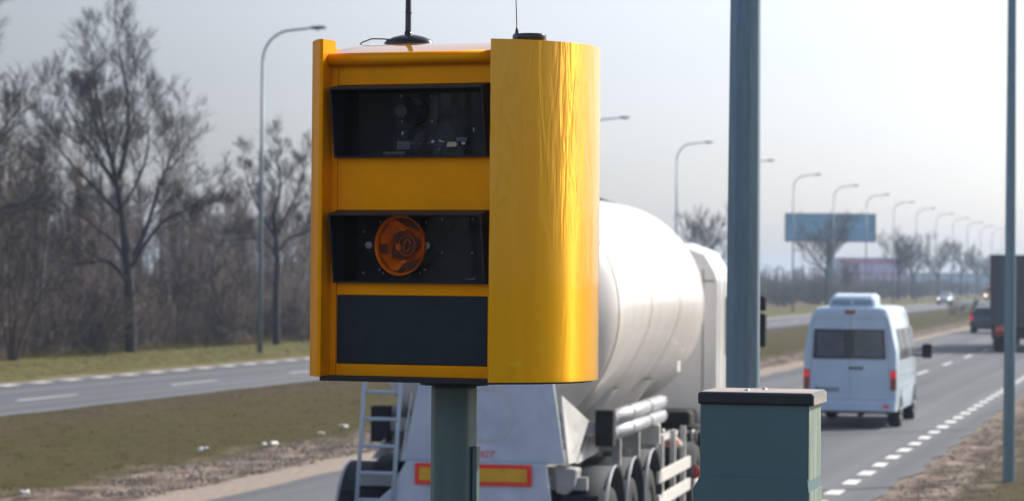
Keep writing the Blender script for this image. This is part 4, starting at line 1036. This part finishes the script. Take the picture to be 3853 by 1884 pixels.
for sx in (-1, 1):
    tl = MB().box(min(sx*.84, sx*.965), max(sx*.84, sx*.965), -.015, .08, .80, 1.22).build('tail_light', M_reddark, VN, bevel=.012)
    MB().box(min(sx*.85, sx*.96), max(sx*.85, sx*.96), -.022, -.016, 1.06, 1.20).build('lit_lamp', M_redlit, tl)
MB().box(-.11, .10, -.012, .05, 2.375, 2.455).build('brake_light', M_reddark, VN)
MB().box(.70, .82, -.115, -.10, .44, .50).build('rear_reflector', M_mred, VN)
ac = MB(); ac.loft([[(-.50*k, y, z0), (.50*k, y, z0), (.48*k, y, z1-.06), (.40*k, y, z1), (-.40*k, y, z1), (-.48*k, y, z1-.06)] for y, k, z0, z1 in ((.38, .93, 2.50, 2.70), (.46, 1, 2.50, 2.75), (1.3, 1, 2.5, 2.80), (1.5, .9, 2.5, 2.66))], smooth=False)
aco = ac.build('roof_air_conditioner', M_van, VN, bevel=.02)
g_ = MB(); g_.box(-.42, -.03, .372, .385, 2.56, 2.66); g_.box(.03, .42, .372, .385, 2.56, 2.66); g_.build('grille', mat('grille_grey', (.22, .30, .36), .5, var=.1), aco)
sgm = mat('side_glass', (.035, .036, .04), .35, 0, .1, var=.3, vscale=2)
for y0, y1 in ((.75, 1.85), (2.0, 3.1), (3.5, 4.3)):
    for sx in (-1, 1):
        pr_ = [(.978, 1.42), (.975, 1.62), (.900, 2.06)]
        inn = [(x-.03, z) for x, z in pr_]
        MB().prism([(sx*x, z) for x, z in pr_+inn[::-1]], 'y', y0, y1).build('side_window', sgm, VN)
for z in (.86, 1.12): MB().box(.968, .98, .3, 4.2, z, z+.02).build('side_trim', M_van, VN)
MB().box(.972, .985, 3.95, 4.0, 1.0, 1.04).build('side_repeater', M_orange, VN)
for y in (1.0, 4.25):
    for sx in (-1, 1): wheel(VN, sx*.86, y, .34, .24, sx, M_greyp)
    MB().lathe([(.42, -.97), (.40, -.97), (.40, .975), (.42, .975), (.42, -.97)], (0, y, .36), 'x', 20, a0=0, a1=PI).build('wheel_arch', M_inner, VN)
for sx in (-1, 1): MB().box(min(sx*.72, sx*.95), max(sx*.72, sx*.95), .60, .615, .14, .40).build('mud_flap', M_inner, VN)
un = MB(); un.box(-.8, .8, .2, 4.9, .30, .40); un.tube([(-.7, 1.0, .34), (.7, 1.0, .34)], .07, 10); un.tube([(.2, -.05, .27), (.2, 1.2, .3)], .04, 10); un.build('underbody', M_inner, VN)
MB().box(1.14, 1.36, 4.22, 4.36, 1.36, 1.68).build('wing_mirror', M_inner, VN, bevel=.03)
MB().box(-1.32, -1.10, 4.22, 4.36, 1.36, 1.68).build('wing_mirror', M_inner, VN, bevel=.03)
MB().tube([(.9, 4.3, 1.42), (1.18, 4.3, 1.42)], .025, 8).tube([(-.9, 4.3, 1.42), (-1.18, 4.3, 1.42)], .025, 8).build('mirror_arm', M_inner, VN)

# ------------------------------------------------------------------ far lorry with dark trailer
TR = empty('box_truck', road(115.2, -6.55), -H, 'dark tarpaulin lorry trailer at the right edge, behind the slim pole', 'truck')
bx = MB().box(-1.27, 1.27, 0, 12.0, 1.15, 4.05).build('cargo_box', M_tarp, TR, bevel=.03)
rbm = MB()
for x in (-1.27, -.42, -.02, .42, 1.19): rbm.box(x, x+.08, -.03, -.002, 1.15, 4.05)
rbm.box(-1.27, 1.27, -.03, -.001, 3.95, 4.05); rbm.box(-1.27, 1.27, -.03, -.001, 1.12, 1.25)
rbm.build('door_bar', mat('door_bar', (.05, .06, .07), .5, var=.1), bx)
MB().box(-1.2, 1.2, -.02, .15, .55, 1.1).build('bumper', M_inner, TR)
MB().box(-1.05, -.35, -.05, -.025, .86, 1.06).build('marker_plate', mat('marker_orange', (.75, .16, .04), .45, var=.15), TR)
MB().box(.35, 1.05, -.05, -.025, .86, 1.06).build('marker_plate', bpy.data.materials['marker_orange'], TR)
for sx in (-1, 1):
    MB().box(min(sx*1.1, sx*.75), max(sx*1.1, sx*.75), -.045, -.025, .70, .80).build('tail_light', M_red, TR)
    for y in (1.8, 3.1, 4.4, 10.5): wheel(TR, sx*1.0, y, .5, .42, sx, M_greyp)
    MB().box(min(sx*1.2, sx*.72), max(sx*1.2, sx*.72), .9, .92, .12, .62).build('mud_flap', M_inner, TR)
cabf = MB().box(-1.22, 1.22, 12.7, 14.6, .9, 3.5).build('cab', M_white, TR, bevel=.1)
MB().box(-1.1, 1.1, 14.59, 14.63, 1.9, 2.9).build('windscreen', M_glassdark, cabf)
for sx in (-1, 1): wheel(TR, sx*1.0, 13.9, .5, .36, sx, M_greyp)

# ------------------------------------------------------------------ cars
def car_body(o, paint, L_=4.2, w=.86, hh=1.46, hatch=True, lights_front=False):
    def cr(y, zb, zs, zt_, wr):    # shoulder height zs, roof zt_
        p = [(w*.96, zb), (w, zb+.18), (w*.98, zs), (wr+.05, (zs+zt_)/2+.08), (wr, zt_-.04), (wr-.12, zt_)]
        return [(x, y, z) for x, z in p]+[(-x, y, z) for x, z in p[::-1]]
    R_ = [cr(0, .45, .75, .80, .72), cr(.05, .25, .92, 1.0, .70), cr(.35, .22, .95, hh-.08, .60), cr(.8, .22, .95, hh, .60), cr(2.0, .22, .93, hh, .60), cr(2.5, .22, .92, hh-.08, .60), cr(3.2, .22, .90, .95, .66), cr(L_-.15, .24, .70, .76, .66), cr(L_, .32, .55, .60, .60)]
    b = MB().loft(R_).build('body', paint, o, auto=35)
    gl = MB()
    gl.add([(-.60, .14, 1.0), (.60, .14, 1.0), (.50, .30, hh-.12), (-.50, .30, hh-.12)], [(0, 1, 2, 3)])
    gl.build('rear_window', M_glassdark, o, fix=False)
    gl = MB(); gl.add([(-.66, 3.12, .98), (.66, 3.12, .98), (.56, 2.58, hh-.1), (-.56, 2.58, hh-.1)], [(0, 1, 2, 3)]); gl.build('windscreen', M_glassdark, o, fix=False)
    for sx in (-1, 1):
        gl = MB(); gl.add([(sx*.86, .7, 1.0), (sx*.86, 2.8, 1.0), (sx*.68, 2.3, hh-.1), (sx*.68, .85, hh-.1)], [(0, 1, 2, 3)]); gl.build('side_window', M_glassdark, o, fix=False)
        for y in (.75, L_-.85): wheel(o, sx*.76, y, .31, .2, sx, M_greyp)
        MB().box(min(sx*.68, sx*.86), max(sx*.68, sx*.86), -.01, .12, .72, .98).build('tail_light', M_redlit if not lights_front else M_reddark, o)
        MB().lathe([(0, .02), (.10, .015), (.11, 0)], (sx*.64, L_-.06, .66), 'y', 16).build('headlight', (M_headlit if sx < 0 else M_headlit2) if lights_front else M_lens, o)
        MB().box(min(sx*.88, sx*1.02), max(sx*.88, sx*1.02), 2.75, 2.9, .95, 1.08).build('wing_mirror', paint, o)
dc = empty('parked_car', road(154.6, -10.75), -H, 'dark blue hatchback overtaking left of the dark lorry trailer', 'car'); dc.name = 'hatchback_car'
car_body(dc, M_darkbody, hh=1.52)
MB().box(-.86, -.74, -.02, .15, 1.0, 1.28).build('high_tail_light', M_red, dc)
oc = empty('oncoming_car', road(331.7, -27.7), -H+PI, 'grey oncoming car with both headlights lit on the far carriageway', 'car')
car_body(oc, M_carblue, lights_front=True)
yl = empty('oncoming_truck', road(402, -27.0), -H+PI, 'orange-topped vehicle with a lit headlamp half hidden by the dark trailer', 'truck')
MB().box(-1.0, 1.0, 0, 1.5, .45, 2.0).build('cab', M_yellowcab, yl, bevel=.12)
MB().box(-.95, .95, -3.6, -.1, .6, 1.6).build('load_bed', M_greyp, yl, bevel=.05)
MB().box(-.85, .85, 1.49, 1.52, 1.3, 1.85).build('windscreen', M_glassdark, yl)
MB().box(-.6, .6, .6, .9, 2.0, 2.22).build('beacon_bar', M_yellowcab, yl, bevel=.05)
for sx in (-1, 1):
    MB().lathe([(0, .02), (.12, .015), (.13, 0)], (sx*.78, 1.51, .75), 'y', 14).build('headlight', M_headlit2, yl)
    for y in (.9, -2.6): wheel(yl, sx*.85, y, .38, .25, sx, M_greyp)

# ------------------------------------------------------------------ billboard and far buildings
def uv(u, v, Y): return Vector((u/6850*Y, Y, 3-v/6850*Y))
Yb = 395
BB = empty('billboard', (uv(800, 0, Yb).x, Yb, 0), -rad(2), 'wide blue billboard on a single post above the bare trees', 'billboard')
hw = 112/6850*Yb; zb, zt2 = 3+93*Yb/6850, 3+162*Yb/6850
pn = MB().box(-hw, hw, -.3, .3, zb, zt2).build('panel', M_billboard, BB)
fm = MB(); fm.box(-hw-.12, hw+.12, -.36, -.31, zt2-.1, zt2+.08); fm.box(-hw-.12, hw+.12, -.36, -.31, zb-.08, zb+.1); fm.box(-hw-.12, -hw+.08, -.36, -.31, zb, zt2); fm.box(hw-.08, hw+.12, -.36, -.31, zb, zt2)
fm.build('frame', M_post, BB)
sw_ = MB(); pts = []
for k in range(13):
    q = k/12; pts.append((hw*(.15+.75*q), zb+(zt2-zb)*(.42+.34*q+.10*math.sin(q*6)), .10+.35*math.sin(PI*q)))
top = [(x, z+w) for x, z, w in pts]; bot_ = [(x, z-w) for x, z, w in pts][::-1]
sw_.prism(top+bot_, 'y', -.315, -.302); sw_.build('printed_swoosh', mat('billboard_swoosh', (.16, .40, .60), .55, var=.1, vscale=.5), pn)
MB().tube([(0, 0, 0), (0, 0, zb)], .55, 16).build('post', M_post, BB)
for x in (-hw*.66, 0, hw*.35, hw*.7): MB().tube([(x, -.2, zt2), (x, -.9, zt2+.5)], .06, 6).build('floodlight_arm', M_post, BB)
Yc = 560
BL = empty('shop_building', (uv(910, 0, Yc).x, Yc, 0), -rad(4), 'mauve and raspberry striped shop building with pale ground floor', 'building')
hw = 84/6850*Yc; z1 = 3+50*Yc/6850; z0 = 3-12*Yc/6850
MB().box(-hw, hw, 0, 22, z0, z1).build('upper_wall', M_pinkwall, BL)
MB().box(-hw+.1, hw-.1, .1, 22, 0, z0-.003).build('ground_floor_wall', M_palewall, BL)
for za, zb_ in ((z1-1.1, z1+.05), (z0+1.9, z0+2.3), (z0+.02, z0+.5)): MB().box(-hw-.02, hw+.02, -.05, -.003, za, zb_).build('wall_band', M_redwall, BL)
for k in range(6):
    x = -hw+1.2+k*2.1; MB().box(x, x+1.3, .04, .097, .4, z0-.6).build('window', M_greyp, BL)
MB().box(-hw-.2, hw+.2, -.2, 22.2, z1+.052, z1+.25).build('roof', M_greyp, BL)
BL2 = empty('warehouse', (uv(1120, 0, Yc+20).x, Yc+20, 0), -rad(4), 'long low pale blue warehouse in the haze right of the oncoming car', 'building')
hw = 100/6850*Yc; z1 = 3+12*Yc/6850
MB().box(-hw, hw, 0, 20, 0, z1).build('wall', M_palewall, BL2)
MB().box(-hw-.2, hw+.2, -.2, 20.2, z1+.003, z1+.35).build('roof', M_greyp, BL2)
for k in range(5): MB().box(-hw+2+k*3, -hw+4+k*3, -.05, -.003, .1, 2.6).build('roller_door', M_greyp, BL2)

# ------------------------------------------------------------------ litter on the median
lit = [(512, 1140, .11, 'white litter scrap alone on the grass at the middle of the median'), (663, 1127, .09, 'small white litter scrap left of the larger one on the median edge'), (683, 1125, .15, 'larger white litter scrap on the dry edge of the median'),
       (808, 1100, .09, 'round white litter scrap farther along the median edge'), (866, 1080, .15, 'white litter scrap closest to the ladder of the tanker'), (62, 1251, .10, 'white litter scrap in the bottom left corner')]
def unproj(x, y, z=.05):
    th = rad(.5); u, v = x-1288, y-630
    u0 = u*math.cos(th)+v*math.sin(th); v0 = -u*math.sin(th)+v*math.cos(th)-63.4
    Y = (3-z)*6850/v0; return Vector((u0/6850*Y, Y, 0))
for i, (px, py, sz, lb) in enumerate(lit):
    p = unproj(px, py); rgl = random.Random(i+40); m = MB(); q = []
    ng = 5; vs = []; fs = []
    for a in range(ng):
        for b_ in range(ng): vs.append(((a/4-.5)*sz*1.5+rgl.uniform(-.01, .01), (b_/4-.5)*sz+rgl.uniform(-.01, .01), .09+rgl.uniform(0, .07)))
    for a in range(ng-1):
        for b_ in range(ng-1): k = a*ng+b_; fs.append((k, k+1, k+1+ng, k+ng))
    m.add(vs, fs, 0, True); o = m.build('litter', M_litter, fix=False); o.location = p; o.rotation_euler.z = rgl.uniform(0, 3)
    sol = o.modifiers.new('thickness', 'SOLIDIFY'); sol.thickness = .004
    tag(o, lb, 'litter', 'white litter scraps on the median')

# ------------------------------------------------------------------ haze
hz = MB().box(-800, 1100, -130, 2300, -2, 18).build('haze', bpy.data.materials.new('haze_air')); hz.display_type = 'WIRE'
hm = bpy.data.materials['haze_air']; hm.use_nodes = True; n = hm.node_tree.nodes; n.clear()
ou = n.new('ShaderNodeOutputMaterial'); pv = n.new('ShaderNodeVolumePrincipled')
pv.inputs['Color'].default_value = (.62, .80, 1, 1); pv.inputs['Density'].default_value = .00046; pv.inputs['Anisotropy'].default_value = .25
hm.node_tree.links.new(pv.outputs[0], ou.inputs['Volume']); tag(hz, 'thin pale blue haze over the whole road', 'haze', kind='stuff')
